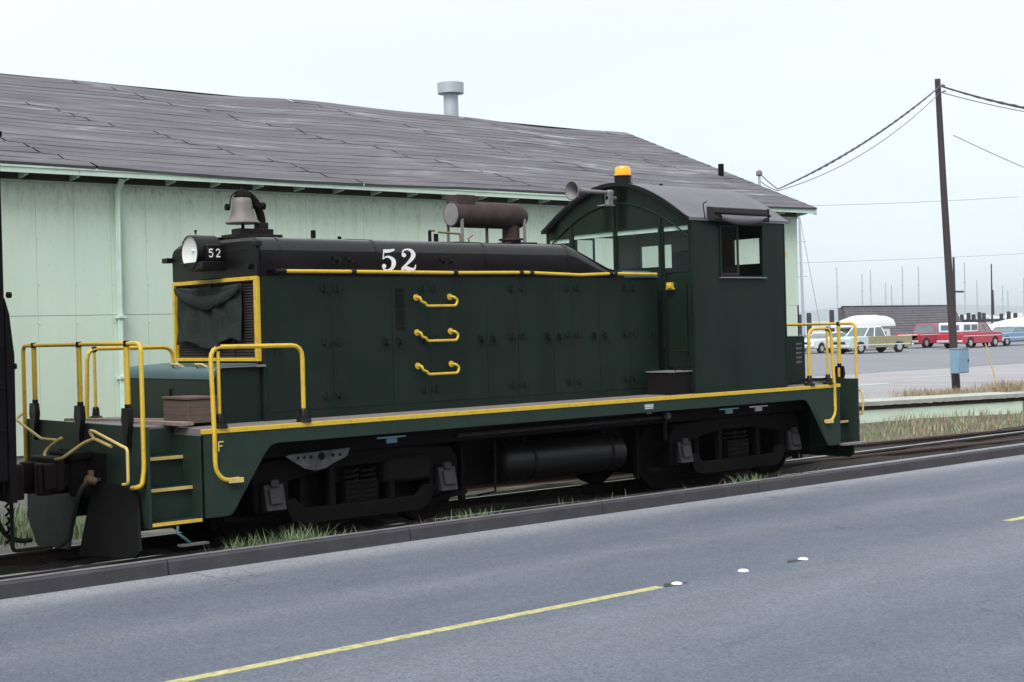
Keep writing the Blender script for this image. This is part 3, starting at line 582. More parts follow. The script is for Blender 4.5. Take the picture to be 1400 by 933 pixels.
# end sills with pilots, steps and couplers at both ends
for e_ in (0, 1):
    fx = (lambda x: x) if e_ == 0 else (lambda x: LX - (x if x >= .62 else .62 - (.62 - x) * .76))
    def bx(b, x0, x1, *r): a_, c_ = sorted((fx(x0), fx(x1))); return b.box(a_, c_, *r)
    es = bx(B(), -.0, .03, .0, W, .80, 1.43).build('end_sill', SILLG, loco, .006)
    bx(B(), -.02, -.002, .95, 2.1, .62, 1.12).build('draft_plate', GRIME, es); 
    for yy in (.62, W - .62): bx(B(), .03, .62, yy - .012 if yy < 1 else yy, yy if yy < 1 else yy + .012, .30, 1.37).build('stair_back', SILLG, loco)
    for s_ in (0, 1):
        fy = (lambda y: y) if s_ == 0 else (lambda y: W - y)
        def by(b, x0, x1, y0, y1, z0, z1):
            a_, c_ = sorted((fx(x0), fx(x1))); d_, f_ = sorted((fy(y0), fy(y1))); return b.box(a_, c_, d_, f_, z0, z1)
        by(B(), 0.0, .03, 0.0, .62, .40, .80).build('stair_side', SILLG, loco); by(B(), .60, .622, .024, .60, .40, 1.30).build('stair_side', SILLG, loco)
        for yo, z in ((0.0, .445), (.19, .775), (.38, 1.085)):
            st = by(B(), .035, .598, yo + .012, yo + .25, z - .022, z).build('step', SILLG, loco); by(B(), .035, .598, yo - .004, yo + .011, z - .03, z + .004).build('step_edge', YELP if yo else YEL, st)
        for yo, z, z2 in ((.23, .445, .75), (.42, .775, 1.06), (.60, 1.085, 1.3)): by(B(), .035, .598, yo, yo + .012, z + .002, z2).build('riser', SILLG, loco)
        # pilot half
        if e_: pp = [(fy(1.22), .80), (fy(.12), .80), (fy(.12), .25), (fy(.2), .2), (fy(1.22), .2)]
        elif s_: pp = [(1.62, .80), (2.72, .80), (2.70, .35), (2.42, .02), (1.60, .06)]
        else: pp = [(fy(1.22), .80), (fy(.22), .80), (fy(-.08), .20), (fy(.02), .12), (fy(1.34), .02)]
        d_ = -1 if e_ == 0 else 1
        b = B(); n = 5
        fr = [(fx(-.03), p[0], p[1]) for p in pp[:2]] + [(fx(-.16 if not e_ else -.03), p[0], p[1]) for p in pp[2:]]
        bk = [(fx(.0), p[0], p[1]) for p in pp[:2]] + [(fx(-.13 if not e_ else 0), p[0], p[1]) for p in pp[2:]]
        b.loft([fr, bk], smooth=False).build('pilot', (SILLG if e_ else FARP) if s_ == 1 or e_ else PILOTM, loco, label='weathered grey green pilot plate' if s_ else 'dark grimy pilot plate')
        # corner grab post
        B().tube([(fx(-.03), fy(.3), .80), (fx(-.1), fy(.1), .82), (fx(-.05), fy(.045), .84), (fx(-.02), fy(.045), 1.0), (fx(-.02), fy(.045), 2.285), (fx(-.02), fy(.30), 2.285)], .024, 8, fil=.09).build('corner_grab_iron', YEL, loco)
    for y in (.366, 1.5, 2.70):                                       # end railing stanchions in dark sockets
        B().cyl((fx(-.02), y, 1.45), (fx(-.02), y, 2.28), .03, seg=8).build('stanchion', YEL, loco)
        sk = B().prism([(y - .09, 1.50), (y - .07, 1.62), (y + .07, 1.62), (y + .09, 1.5), (y + .035, 1.32), (y + .03, 1.2), (y - .03, 1.2), (y - .035, 1.32)], 'x', *sorted((fx(-.06), fx(-.003)))); sk.cyl((fx(-.02), y, 1.6), (fx(-.02), y, 1.66), .035, seg=8).cyl((fx(-.02), y, 2.255), (fx(-.02), y, 2.315), .034, seg=8).build('stanchion_socket', BLACK, loco)
    B().cyl((fx(-.02), .25, 2.285), (fx(-.02), 2.8, 2.285), .022, seg=8).build('end_rail', YEL, loco)
    # coupler
    cp = B(); bx(cp, -.42, .1, 1.40, 1.66, .76, 1.0)
    kn = [(fx(x), y) for x, y in ((-.36, 1.34), (-.36, 1.74), (-.50, 1.80), (-.62, 1.76), (-.64, 1.66), (-.54, 1.6), (-.52, 1.5), (-.60, 1.40), (-.62, 1.28), (-.50, 1.26))]
    cp.prism(kn, 'z', .70, 1.04); bx(cp, -.50, -.30, 1.30, 1.80, .72, 1.10); bx(cp, -.57, -.42, 1.22, 1.34, .76, 1.04); cp.build('coupler', COUPM, loco, .02)
    bx(B(), -.24, -.02, 1.28, 1.36, .66, 1.10).build('coupler_pocket', GRIME, loco, .01); bx(B(), -.24, -.02, 1.70, 1.78, .66, 1.10).build('coupler_pocket', GRIME, loco, .01)
    bx(B(), -.26, -.02, 1.25, 1.81, 1.05, 1.13).build('striker_casting', GRIME, loco, .015)
    # brake hose
    B().tube([(fx(-.04), 1.02, .84), (fx(-.22), 1.02, .82), (fx(-.27), 1.06, .7), (fx(-.27), 1.2, .45), (fx(-.28), 1.30, .2), (fx(-.4), 1.38, .12)], .026, 8, fil=.1).build('brake_hose', HOSE, loco)
    B().cyl((fx(-.1), 1.02, .83), (fx(-.2), 1.02, .86), .045, seg=10).box(*sorted((fx(-.17), fx(-.12))), 1.0, 1.04, .84, .95).build('angle_cock', TANM, loco)
    # uncoupling levers
    B().tube([(fx(-.08), 2.92, 1.50), (fx(-.2), 2.84, 1.44), (fx(-.2), 2.13, 1.245), (fx(-.2), 1.60, 1.245), (fx(-.24), 1.50, 1.29), (fx(-.34), 1.66, 1.17), (fx(-.40), 1.62, 1.10), (fx(-.42), 1.40, 1.06)], .016, 7, fil=.05).build('uncoupling_lever', YELP, loco)
    B().tube([(fx(-.42), 1.40, 1.06), (fx(-.40), 1.15, 1.09), (fx(-.25), .95, 1.25), (fx(-.2), .80, 1.30), (fx(-.2), .40, 1.235)], .017, 7, fil=.05).tube([(fx(-.2), .80, 1.30), (fx(-.22), .87, 1.38), (fx(-.22), .78, 1.385), (fx(-.2), .14, 1.245), (fx(-.2), .04, 1.23), (fx(-.2), .04, .87), (fx(-.2), .16, .86)], .016, 7, fil=.05).build('uncoupling_lever', YELP, loco)
    # side handrails with dark sockets
    for y, s_ in ((.045, -1), (W - .045, 1)):
        yo = y + s_ * .05
        hx_ = 1.31 if e_ else 1.905
        sp_ = [(hx_, y, 1.42), (hx_, y, 2.215), (.77, y, 2.225)] + ([(.765, yo, 1.30), (.765, yo, .93), (.86, yo, .815), (1.04, yo, .82)])
        B().tube([(fx(a_), b_, c_) for a_, b_, c_ in sp_], .025, 8, fil=.14).build('side_handrail', YEL, loco)
        B().cyl((fx(.86), y, 1.42), (fx(.86), y, 2.2), .019, seg=8).build('stanchion', YEL, loco)
        for xx in (.86, hx_):
            B().lathe((fx(xx), y, 1.372), [(.085, 0), (.08, .03), (.045, .05), (.04, .13), (.028, .15)], seg=10).build('handrail_socket', BLACK, loco)
        B().cyl((fx(.86), y - .02, 2.215), (fx(.86), y + .02, 2.215), .036, seg=10).build('rail_clamp', BLACK, loco)
    B().box(*sorted((fx(.9), fx(1.06))), -.075, -.04, .79, .84).build('grip_end', YELP, loco)
# footboard bits at rear end
box('footboard', WALKM, loco, 11.5, 12.0, -.14, .02, .43, .455); box('footboard', PLATE, loco, .3, .62, -.1, -.01, .19, .21)
B().tube([(.30, -.03, .40), (.28, -.05, .33), (.36, -.06, .27), (.42, -.05, .22)], .016, 6).build('step_hanger', TEALTOP, loco)

# trucks
def truck(a):
    t = B()
    A2 = a + 2.44; ysides = ((.40, .52), (W - .52, W - .40))
    for y0, y1 in ysides:
        # top member arch, pedestals, drop equaliser
        t.prism([(a - .22, .36), (a - .22, .80), (a - .12, .92), (a + .5, .96), (a + 1.22, .98), (a + 1.94, .96), (A2 + .12, .92), (A2 + .22, .80), (A2 + .22, .36), (A2 - .22, .36), (A2 - .24, .70), (a + 1.6, .80), (a + .84, .80), (a + .24, .70), (a + .22, .36)], 'y', y0, y1)
        y0 -= .04 if y0 < 1 else -.04; y1 = y0 + .09
        t.prism([(a + .14, .46), (a + .26, .24), (a + .40, .19), (A2 - .40, .19), (A2 - .26, .24), (A2 - .14, .46), (A2 - .30, .50), (A2 - .42, .37), (a + .42, .37), (a + .30, .50)], 'y', y0, y1)
        for xx in (a + .80, a + 1.64): t.box(xx - .04, xx + .04, y0 + .0, y1, .37, .80)
    t.box(a + .95, a + 1.5, .55, W - .55, .6, .98); t.box(a + 1.0, a + 1.45, .38, .50, .37, .62)
    tr = t.build('truck', TRUCKM, loco, .012)
    for m0 in (a + .12, A2 - .92): box('traction_motor', GRIME, tr, m0, m0 + .8, .86, W - .86, .16, .95, .05)
    for xx in (a + .56, A2 - .56): B().box(xx - .05, xx + .05, .60, W - .60, .3, .92).build('brake_beam', GRIME, tr)
    B().prism([(a - .5, .34), (a + .2, .30), (A2 - .2, .30), (A2 + .5, .34), (A2 + .5, .30), (A2, .24), (a, .24), (a - .5, .30)], 'y', .56, .6).build('brake_rod', GRIME, tr)
    for y0 in (.44, W - .44):
        for xx in (a + 1.1, a + 1.34): 
            B().tube([(xx + .085 * math.cos(q * .7), y0 + .085 * math.sin(q * .7), .39 + q * .0068) for q in range(56)], .017, 5).build('spring', GRIME, tr)
    for x in (a, A2):
        B().cyl((x, .35, .5), (x, W - .35, .5), .07, seg=12).build('axle', GRIME, tr)
        for yw, s_ in ((.80, 1), (W - .80, -1)):
            yy = [(.505, .13), (.505, .11), (.485, 0), (.43, 0), (.40, .03), (.16, .02), (.14, -.04), (.0, -.04)]
            B().lathe((x, yw, .485), [(r_, h * s_) for r_, h in yy], 'y', 36).build('wheel', GRIME, tr)
        for ys, s_ in ((.40, -1), (W - .40, 1)):
            jb = B().box(x - .15, x + .15, *sorted((ys, ys + s_ * .06)), .36, .70)
            jb.build('journal_box', TRUCKM, tr, .015)
            y_a = ys + s_ * .065; y_b = ys + s_ * .13
            lid = B().add([(x - .125, y_a, .68), (x + .125, y_a, .68), (x + .125, y_b, .40), (x - .125, y_b, .40), (x - .125, ys + s_ * .055, .68), (x + .125, ys + s_ * .055, .68), (x + .125, ys + s_ * .055, .40), (x - .125, ys + s_ * .055, .40)], [(0, 1, 2, 3), (4, 7, 6, 5), (0, 4, 5, 1), (3, 2, 6, 7), (0, 3, 7, 4), (1, 5, 6, 2)])
            lid.box(x - .05, x + .05, *sorted((ys + s_ * .04, ys + s_ * .10)), .66, .735)
            lid.obox((x, ys + s_ * .115, .555), .16, .03, .17, (s_ * .22, 0, 0))
            lid.build('journal_lid', LIDM, tr, .006)
    for xx in (a - .55, A2 + .55):                                    # brake hangers and sand pipes beyond the wheels
        B().box(xx - .03, xx + .03, .70, .78, .2, .9).build('brake_hanger', GRIME, tr)
    return tr
t1 = truck(1.673); t2 = truck(8.373)
# light steel gusset seen above the front truck
g = [(1.80, .985), (1.86, 1.0), (2.66, 1.02), (2.62, .93), (2.42, .86), (2.32, .815), (2.18, .80), (2.05, .83), (1.9, .92)]
go = B().prism(g, 'y', .27, .29).build('gusset_plate', PLATE, loco)
hb_ = B()
for xx, r_ in ((1.96, .016), (2.04, .018), (2.13, .02), (2.27, .045), (2.42, .022), (2.52, .018)): hb_.cyl((xx, .264, .955), (xx, .269, .955), r_, seg=12)
hb_.build('rivet_holes', GRIME, go)
# air reservoir, tank, pipes
tk = B().lathe((5.12, .62, .62), [(.05, 0), (.19, .03), (.245, .09), (.25, .12), (.25, 2.12), (.245, 2.15), (.19, 2.21), (.05, 2.24)], 'x', 28).build('air_reservoir', BLACK, loco)
for xx in (5.6, 7.0): B().lathe((xx, .62, .62), [(.256, 0), (.256, .04)], 'x', 28).box(xx, xx + .04, .58, .66, .82, 1.1).build('strap', GRIME, tk)
box('fuel_tank', GRIME, loco, 4.75, 7.7, .9, 2.1, .34, .99, .02)
B().tube([(4.3, .34, 1.05), (8.0, .34, 1.06)], .022, 8).build('air_pipe', RUST, loco)
B().tube([(4.95, .4, 1.05), (4.95, .42, .3), (4.8, .6, .25)], .016, 6).build('air_pipe', GRIME, loco); B().tube([(7.95, .3, 1.1), (7.95, .3, .75)], .03, 8).build('air_pipe', GRIME, loco); B().lathe((7.95, .22, 1.08), [(.0, 0), (.045, .0), (.045, .06), (0, .06)], 'y', 12).build('gauge', PLATE, loco)
for xx in (3.05, 8.95, 9.6): B().box(xx - .2, xx + .2, -.012, -.002, 1.118, 1.135).box(xx - .06, xx + .08, -.005, .02, 1.06, 1.13).build('lift_bracket', TEALTOP if xx != 9.6 else GREYM, loco)
box('brake_cylinder', GRIME, loco, 3.2, 3.9, .35, .7, .55, .85, .05)
# builder's plate and letter
nb = box('trust_plate', TEALTOP, loco, 7.23, 7.42, -.006, -.002, 1.205, 1.285)
B().box(7.245, 7.405, -.009, -.0065, 1.263, 1.272).box(7.245, 7.405, -.009, -.0065, 1.243, 1.252).box(7.255, 7.395, -.009, -.0065, 1.220, 1.229).build('plate_lines', WHITE, nb)
box('stencil', RUST, loco, 7.28, 7.37, -.006, -.001, 1.145, 1.185)
B().box(.80, .815, -.012, -.007, 1.13, 1.235).box(.8155, .865, -.012, -.007, 1.22, 1.235).box(.8155, .852, -.012, -.007, 1.178, 1.192).build('letter_f', YELP, loco)

# hood
HY0, HY1, HX0, HX1 = .54, W - .54, 1.71, 8.12
box('hood', GREEN, loco, HX0 + .0, HX1, HY0, HY1, 1.372, 3.0)
def topring(x, z, r_=.14, zb=3.002, ex=0.0):
    zm = max(zb + .001, z - r_ - .012); pts = [(x, HY0 - .004 - ex, zb), (x, HY0 - .004 - ex, zm), (x, HY0 - .0035 - ex, z - r_ + .0005)]
    for i in range(1, 7): a_ = math.pi / 2 * i / 6; pts.append((x, HY0 - ex + r_ * (1 - math.cos(a_)), z - r_ + r_ * math.sin(a_)))
    mid = []
    for f in (.25, .5, .75): yy = HY0 + r_ + (HY1 - HY0 - 2 * r_) * f; mid.append((x, yy, z + .05 * math.sin(math.pi * f) * (z - zb) / .45))
    pts += mid
    for i in range(6, 0, -1): a_ = math.pi / 2 * i / 6; pts.append((x, HY1 + ex - r_ * (1 - math.cos(a_)), z - r_ + r_ * math.sin(a_)))
    pts += [(x, HY1 + .0035 + ex, z - r_ + .0005), (x, HY1 + .004 + ex, zm), (x, HY1 + .004 + ex, zb)]
    return pts
B().loft([topring(HX0 - .005, 3.44), topring(6.42, 3.44), topring(6.55, 3.42), topring(6.65, 3.38), topring(7.22, 3.14, .11), topring(7.36, 3.105, .085), topring(7.45, 3.1, .08)], smooth=True).build('hood_top', HOODB, loco)
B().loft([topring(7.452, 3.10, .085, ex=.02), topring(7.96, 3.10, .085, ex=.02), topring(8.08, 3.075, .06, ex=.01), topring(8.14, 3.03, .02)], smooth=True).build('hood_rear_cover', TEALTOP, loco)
# seams across the hood top
for xx in (1.98, 3.3, 5.0, 6.42): B().loft([topring(xx - .018, 3.446, ex=.004), topring(xx + .018, 3.446, ex=.004)], smooth=True).build('roof_seam', HOODB, loco)
# doors, hinges, latches on both sides
edges = [1.76, 2.64, 3.50, 4.07, 4.98, 5.50, 6.12, 6.48, 6.96, 7.55, 8.08]
for s_, yf in ((-1, HY0), (1, HY1)):
    def sy(a_, b_): return sorted((yf + s_ * a_, yf + s_ * b_))
    for i, (a_, c_) in enumerate(zip(edges, edges[1:])):
        dr = box('hood_door', GREEN, loco, a_ + .004, c_ - .004, *sy(.0, .005), 1.47, 2.965, .002)
        hx = c_ - .09 if i % 2 == 0 else a_ + .09
        for z in (2.85, 2.235, 1.62):
            hg = B(); hg.box(hx - .065, hx + .065, *sy(.005, .02), z - .02, z + .02); hg.cyl((hx, yf + s_ * .024, z - .045), (hx, yf + s_ * .024, z + .045), .013, seg=6); hg.build('hinge', GREEN, dr)
        lx = a_ + .10 if i % 2 == 0 else c_ - .10
        B().box(lx - .035, lx + .035, *sy(.005, .02), 2.19, 2.28).cyl((lx, yf + s_ * .018, 2.25), (lx, yf + s_ * .055, 2.25), .017, seg=8).box(lx - .01, lx + .06, *sy(.035, .05), 2.18, 2.20).box(lx - .01, lx + .012, *sy(.035, .05), 2.12, 2.25).build('latch', GREEN, dr)
    # dark louvre
    lv = box('louvre', PILOTM, loco, 3.56, 3.68, *sy(.009, .013), 2.36, 2.86)
    B().add([], []).box(3.57, 3.67, *sy(.013, .016), 2.40, 2.41).box(3.57, 3.67, *sy(.013, .016), 2.6, 2.61).box(3.57, 3.67, *sy(.013, .016), 2.8, 2.81).build('slat', GREEN, lv)
    for k, z in enumerate((2.66, 2.235, 1.83)):
        y_ = yf + s_ * .1; x0_, x1_ = 3.86, 4.38
        B().tube([(x0_, yf + s_ * .012, z + .085), (x0_, y_, z + .085), (x0_ + .015, y_, z + .03), (x0_ + .07, y_, z + .02), (x0_ + .1, y_, z - .02), (x1_ + .03, y_, z - .02), (x1_ + .06, y_, z + .05), (x1_, y_, z + .09), (x1_, yf + s_ * .012, z + .09)], .016, 8, fil=.03).cyl((x0_, yf + s_ * .01, z + .085), (x0_, yf + s_ * .025, z + .085), .04, seg=10).cyl((x1_, yf + s_ * .01, z + .09), (x1_, yf + s_ * .025, z + .09), .04, seg=10).build('grab_iron', YEL, loco)
    y_ = yf + s_ * .085
    hr = B().tube([(1.98, y_, 3.05), (2.9, y_, 3.05), (4.4, y_, 3.045), (5.6, y_, 3.055), (6.55, y_, 3.028), (7.18, y_, 3.05), (8.02, y_, 3.045)], .021, 8).build('hood_handrail', YEL, loco)
    br = B()
    for xx in (1.93, 2.9, 4.42, 5.5, 5.68, 7.12, 7.2): br.cyl((xx - .03, y_, 3.05), (xx + .03, y_, 3.05), .032, seg=8); br.cyl((xx, y_, 3.05), (xx, yf, 3.05), .016, seg=6)
    br.cyl((1.84, y_, 3.05), (1.98, y_, 3.05), .028, seg=8); br.build('handrail_bracket', BLACK, hr)
    lb_ = B()
    for xx in (2.72, 2.9, 4.3, 4.42):
        lb_.box(xx - .045, xx + .045, *sy(.004, .03), 3.19, 3.225); lb_.cyl((xx + .03, yf + s_ * .03, 3.2), (xx + .03, yf + s_ * .045, 3.16), .012, seg=6)
    lb_.build('lifting_lug', BLACK, loco)
# front face
ff = box('hood_front', BLACK, loco, 1.665, 1.704, HY0 + .0, HY1 - .0, 3.005, 3.33, .01)
B().loft([[(1.666, y, z) for _, y, z in topring(0, 3.40, .12, 3.30)][0:], [(1.703, y, z) for _, y, z in topring(0, 3.435, .14, 3.30)][0:]], smooth=False).build('hood_front_cap', BLACK, loco)
fr = B(); FX = 1.655
fr.box(FX, FX + .05, HY0 + .02, HY1 - .0, 2.955, 3.0).box(FX, FX + .05, HY0 + .02, HY1 - .0, 2.045, 2.085).box(FX, FX + .05, HY0 + .02, HY0 + .085, 2.086, 2.954).box(FX, FX + .05, HY1 - .05, HY1 - .0, 2.086, 2.954)
frm = fr.build('radiator_frame', YEL, loco, .004)
sh = B()
for i in range(28): z = 2.10 + i * .0312; sh.obox((1.695, CY, z), .008, HY1 - HY0 - .16, .03, (0, .5, 0))
shu = sh.build('radiator_shutter', REDB, loco)
B().box(1.672, 1.68, 1.1, 1.13, 2.09, 2.95).box(1.672, 1.68, 1.6, 1.63, 2.09, 2.95).build('shutter_bar', REDB, shu)
# canvas tarp, rolled flap sagging across the top
n, m_ = 40, 26; vs = []
for j in range(m_ + 1):
    for i in range(n + 1):
        u = i / n; v_ = j / m_; y = .86 + 1.48 * u; bot = 2.26 + .05 * math.sin(u * 9) - (.04 * u)
        top = 2.93 - .03 * math.sin(math.pi * u)
        z = top + (bot - top) * v_ + .012 * mn.noise(Vector((u * 6, v_ * 5, 0)))
        x = 1.635 + .028 * mn.noise(Vector((u * 7, v_ * 2, 1))) + .012 * math.sin(u * 26 + v_ * 3 + 2 * mn.noise(Vector((u * 3, v_ * 3, 8)))) - .02 * v_
        y += .03 * math.sin(v_ * 4 + u * 3) * (1 - abs(2 * u - 1)); vs.append((x, y, z))
tp = B().add(vs, [(j * (n + 1) + i, j * (n + 1) + i + 1, (j + 1) * (n + 1) + i + 1, (j + 1) * (n + 1) + i) for j in range(m_) for i in range(n)], True).build('radiator_tarp', TARPM, loco)
sd_ = tp.modifiers.new('thickness', 'SOLIDIFY'); sd_.thickness = .008
rings = []
for i in range(33):
    u = i / 32; y = .84 + 1.5 * u; zc = 2.90 - .17 * math.sin(math.pi * min(1, max(0, u))) ** .8; rr = .035 + .045 * math.sin(math.pi * u)
    rings.append([(1.60 + .4 * rr * math.cos(a_) + .008 * mn.noise(Vector((u * 14, a_, 0))), y, zc + rr * (1 + .2 * mn.noise(Vector((u * 9, a_, 2)))) * math.sin(a_)) for a_ in [k_ * 2 * math.pi / 10 for k_ in range(10)]])
B().loft(rings).build('tarp_fold', TARPM, tp)
# front details: eye bolts, brackets
for q_ in ((1.60, 1.70, HY1 + .0, HY1 + .14, 3.24, 3.30), (1.63, 1.72, HY0 - .03, HY0 + .06, 3.33, 3.39), (1.62, 1.663, HY0 + .12, HY0 + .2, 3.08, 3.14)): B().box(*q_).build('front_bracket', BLACK, loco, .006)
# headlight with number boards
hl = B().lathe((1.36, 1.52, 3.31), [(.185, 0), (.197, .0), (.2, .02), (.2, .31)], 'x', 32, caps=False).build('headlight', BLACK, loco)
B().lathe((1.36, 1.52, 3.31), [(.190, .010), (.15, .030), (.09, .046), (.03, .054), (.001, .055)], 'x', 32, caps=False).build('reflector', REFL, hl); B().lathe((1.405, 1.52, 3.33), [(.001, -.02), (.016, -.012), (.02, 0), (.012, .012)], 'x', 12).build('bulb', LENS, hl)
lg = B().lathe((1.372, 1.52, 3.31), [(.001, -.004), (.1, -.002), (.164, .0)], 'x', 32, caps=False).build('lens', GLASS, hl)
nbx = B().box(1.448, 1.675, 1.26, 1.78, 3.20, 3.39).build('number_box', BLACK, loco, .012)
B().box(1.37, 1.70, 1.24, 1.80, 3.10, 3.195).build('headlight_bracket', BLACK, loco, .01)
B().lathe((1.45, 1.52, 3.52), [(.01, 0), (.012, .03), (.02, .035), (.015, .05), (.001, .052)], seg=8).build('wing_nut', BLACK, hl)

def ribbon(b, pts, wid, plane, closed=False, n=10):
    """flat brush stroke: pts are (u,v,width); Catmull-Rom smoothed; plane maps (u,v) to a point"""
    P = [pts[0]] + pts + [pts[-1]]; Q = []
    for i in range(1, len(P) - 2):
        for k_ in range(n):
            t_ = k_ / n; Q.append(tuple(.5 * ((2 * P[i][c]) + (-P[i - 1][c] + P[i + 1][c]) * t_ + (2 * P[i - 1][c] - 5 * P[i][c] + 4 * P[i + 1][c] - P[i + 2][c]) * t_ ** 2 + (-P[i - 1][c] + 3 * P[i][c] - 3 * P[i + 1][c] + P[i + 2][c]) * t_ ** 3) for c in range(3)))
    Q.append(pts[-1]); L_, R_ = [], []
    for i, q in enumerate(Q):
        a_, c_ = Q[max(0, i - 1)], Q[min(len(Q) - 1, i + 1)]; dx, dz = c_[0] - a_[0], c_[1] - a_[1]; l_ = math.hypot(dx, dz) or 1; nx_, nz_ = -dz / l_, dx / l_; h_ = q[2] * wid / 2
        L_.append(plane(q[0] + nx_ * h_, q[1] + nz_ * h_)); R_.append(plane(q[0] - nx_ * h_, q[1] - nz_ * h_))
    N_ = len(Q); b.add(L_ + R_, [(i, i + 1, N_ + i + 1, N_ + i) for i in range(N_ - 1)])
def disc(b, u, v_, r_, plane): b.add([plane(u + r_ * math.cos(a_ * math.pi / 8), v_ + r_ * math.sin(a_ * math.pi / 8)) for a_ in range(16)], [list(range(16))])
def five(b, pl, w_=1.0):
    k_ = 0.0008
    ribbon(b, [(.16, 1.20, 1.5), (.45, 1.19, 1.6), (.80, 1.27, 1.0), (.86, 1.33, .3)], .13 * w_, pl, n=6)
    ribbon(b, [(.20, 1.21, .55), (.17, .95, .5), (.14, .68, .5)], .13 * w_, lambda u, v_: tuple(Vector(pl(u, v_)) + Vector((0, -k_, 0))), n=4)
    ribbon(b, [(.14, .70, .4), (.30, .82, .7), (.52, .83, 1.1), (.76, .66, 1.9), (.80, .42, 2.1), (.68, .14, 1.5), (.42, .02, .8), (.20, .08, .7), (.08, .22, .5)], .13 * w_, lambda u, v_: tuple(Vector(pl(u, v_)) + Vector((0, -2 * k_, 0))))
    disc(b, .19, .27, .135, lambda u, v_: tuple(Vector(pl(u, v_)) + Vector((0, -3 * k_, 0))))
def two(b, pl, w_=1.0):
    k_ = 0.0008
    ribbon(b, [(.10, .98, .4), (.20, 1.24, .7), (.45, 1.32, .8), (.70, 1.22, 1.6), (.80, .98, 2.1), (.68, .72, 1.7), (.42, .44, 1.1), (.18, .22, .9), (.07, .02, .8)], .13 * w_, pl)
    ribbon(b, [(.06, .12, 1.2), (.32, .17, 1.8), (.60, .08, 1.8), (.82, .10, 1.2), (.90, .24, .7), (.93, .38, .3)], .13 * w_, lambda u, v_: tuple(Vector(pl(u, v_)) + Vector((0, -k_, 0))))
    disc(b, .22, .96, .135, lambda u, v_: tuple(Vector(pl(u, v_)) + Vector((0, -2 * k_, 0))))
b = B(); h_ = .268 / 1.33
five(b, lambda u, v_: (3.355 + u * .235, HY0 - .0075, 3.07 + v_ * .195)); two(b, lambda u, v_: (3.645 + u * .245, HY0 - .0075, 3.07 + v_ * .195))
b.build('road_number', WHITE, loco, label='large white 52 painted on the black hood')
b = B(); pl5 = lambda u, v_: (1.462 + u * .065, 1.2575, 3.243 + v_ * .072)
pl2 = lambda u, v_: (1.555 + u * .065, 1.2575, 3.243 + v_ * .072)
ribbon(b, [(.9, 1.25, 1), (.5, 1.25, 1), (.2, 1.25, 1)], .22, pl5, n=2); ribbon(b, [(.22, 1.28, 1), (.18, .75, 1)], .2, lambda u, v_: (pl5(u, v_)[0], 1.2572, pl5(u, v_)[2]), n=2); ribbon(b, [(.15, .72, 1), (.45, .82, 1), (.8, .65, 1), (.85, .4, 1), (.65, .1, 1), (.35, .07, 1), (.1, .25, 1)], .2, lambda u, v_: (pl5(u, v_)[0], 1.2569, pl5(u, v_)[2]), n=6)
ribbon(b, [(.12, 1.0, 1), (.3, 1.25, 1), (.65, 1.25, 1), (.82, 1.0, 1), (.72, .72, 1), (.35, .35, 1), (.14, .08, 1)], .2, pl2, n=6); ribbon(b, [(.1, .1, 1), (.5, .1, 1), (.92, .1, 1)], .22, lambda u, v_: (pl2(u, v_)[0], 1.2572, pl2(u, v_)[2]), n=2)
b.build('number_board', WHITE, loco, label='small white 52 on the headlight number box')

# bell with yoke
bl = B().lathe((2.08, CY, 3.66), [(.20, 0), (.205, .012), (.185, .03), (.15, .08), (.125, .16), (.115, .24), (.105, .29), (.075, .325), (.02, .335)], seg=32).build('bell', BRONZE, loco)
B().tube([(2.08, CY, 3.56), (2.08, CY, 3.7)], .02, 6).build('clapper', GRIME, bl)
B().box(1.88, 2.52, CY - .17, CY + .17, 3.475, 3.53).box(1.98, 2.44, CY - .1, CY + .1, 3.53, 3.60).box(2.26, 2.4, CY - .05, CY + .05, 3.6, 3.68).build('bell_base', BLACK, loco, .006)
B().tube([(2.33, CY, 3.6), (2.34, CY, 3.72), (2.28, CY, 3.90), (2.18, CY, 4.0), (2.06, CY, 4.03)], .05, 8, fil=.05).cyl((2.25, CY - .09, 3.88), (2.25, CY + .09, 3.88), .035, seg=10).cyl((2.25, CY, 3.88), (2.38, CY, 3.88), .045, seg=10).cyl((1.90, CY, 3.85), (1.86, CY, 3.85), .04, seg=8).lathe((2.08, CY, 3.95), [(.085, 0), (.10, .03), (.085, .07), (.05, .10), (.025, .12), (.02, .15)], seg=10).build('bell_yoke', TRUCKM, loco)
B().tube([(1.91, CY, 3.85), (1.93, CY, 4.0), (2.06, CY, 4.06)], .008, 6, fil=.08).build('bell_arm', GRIME, loco)
# exhaust muffler
mf = B().lathe((5.24, CY, 3.875), [(.001, 0), (.165, .0), (.175, .02), (.175, 1.08), (.165, 1.17), (.13, 1.25), (.07, 1.30), (.001, 1.31)], 'x', 28).build('exhaust_muffler', RUST, loco)
B().lathe((5.235, CY, 3.875), [(.001, 0), (.15, .001), (.15, .006)], 'x', 24).build('end_plate', GREYM, mf)
B().box(5.26, 5.56, CY - .12, CY + .12, 4.0, 4.13).build('spark_box', RUST, mf, .006)
B().cyl((6.28, CY, 3.49), (6.28, CY, 3.80), .12, seg=16).lathe((6.28, CY, 3.485), [(.2, 0), (.2, .03), (.13, .035), (.13, .06), (.17, .062), (.17, .085)], seg=16).build('outlet_pipe', RUST, mf)
for xx, yy in ((5.30, CY - .15), (5.30, CY + .15), (5.95, CY + .12), (6.4, CY - .15)): B().box(xx - .02, xx + .02, yy - .01, yy + .01, 3.46, 3.86).build('support_leg', GREYM, mf)
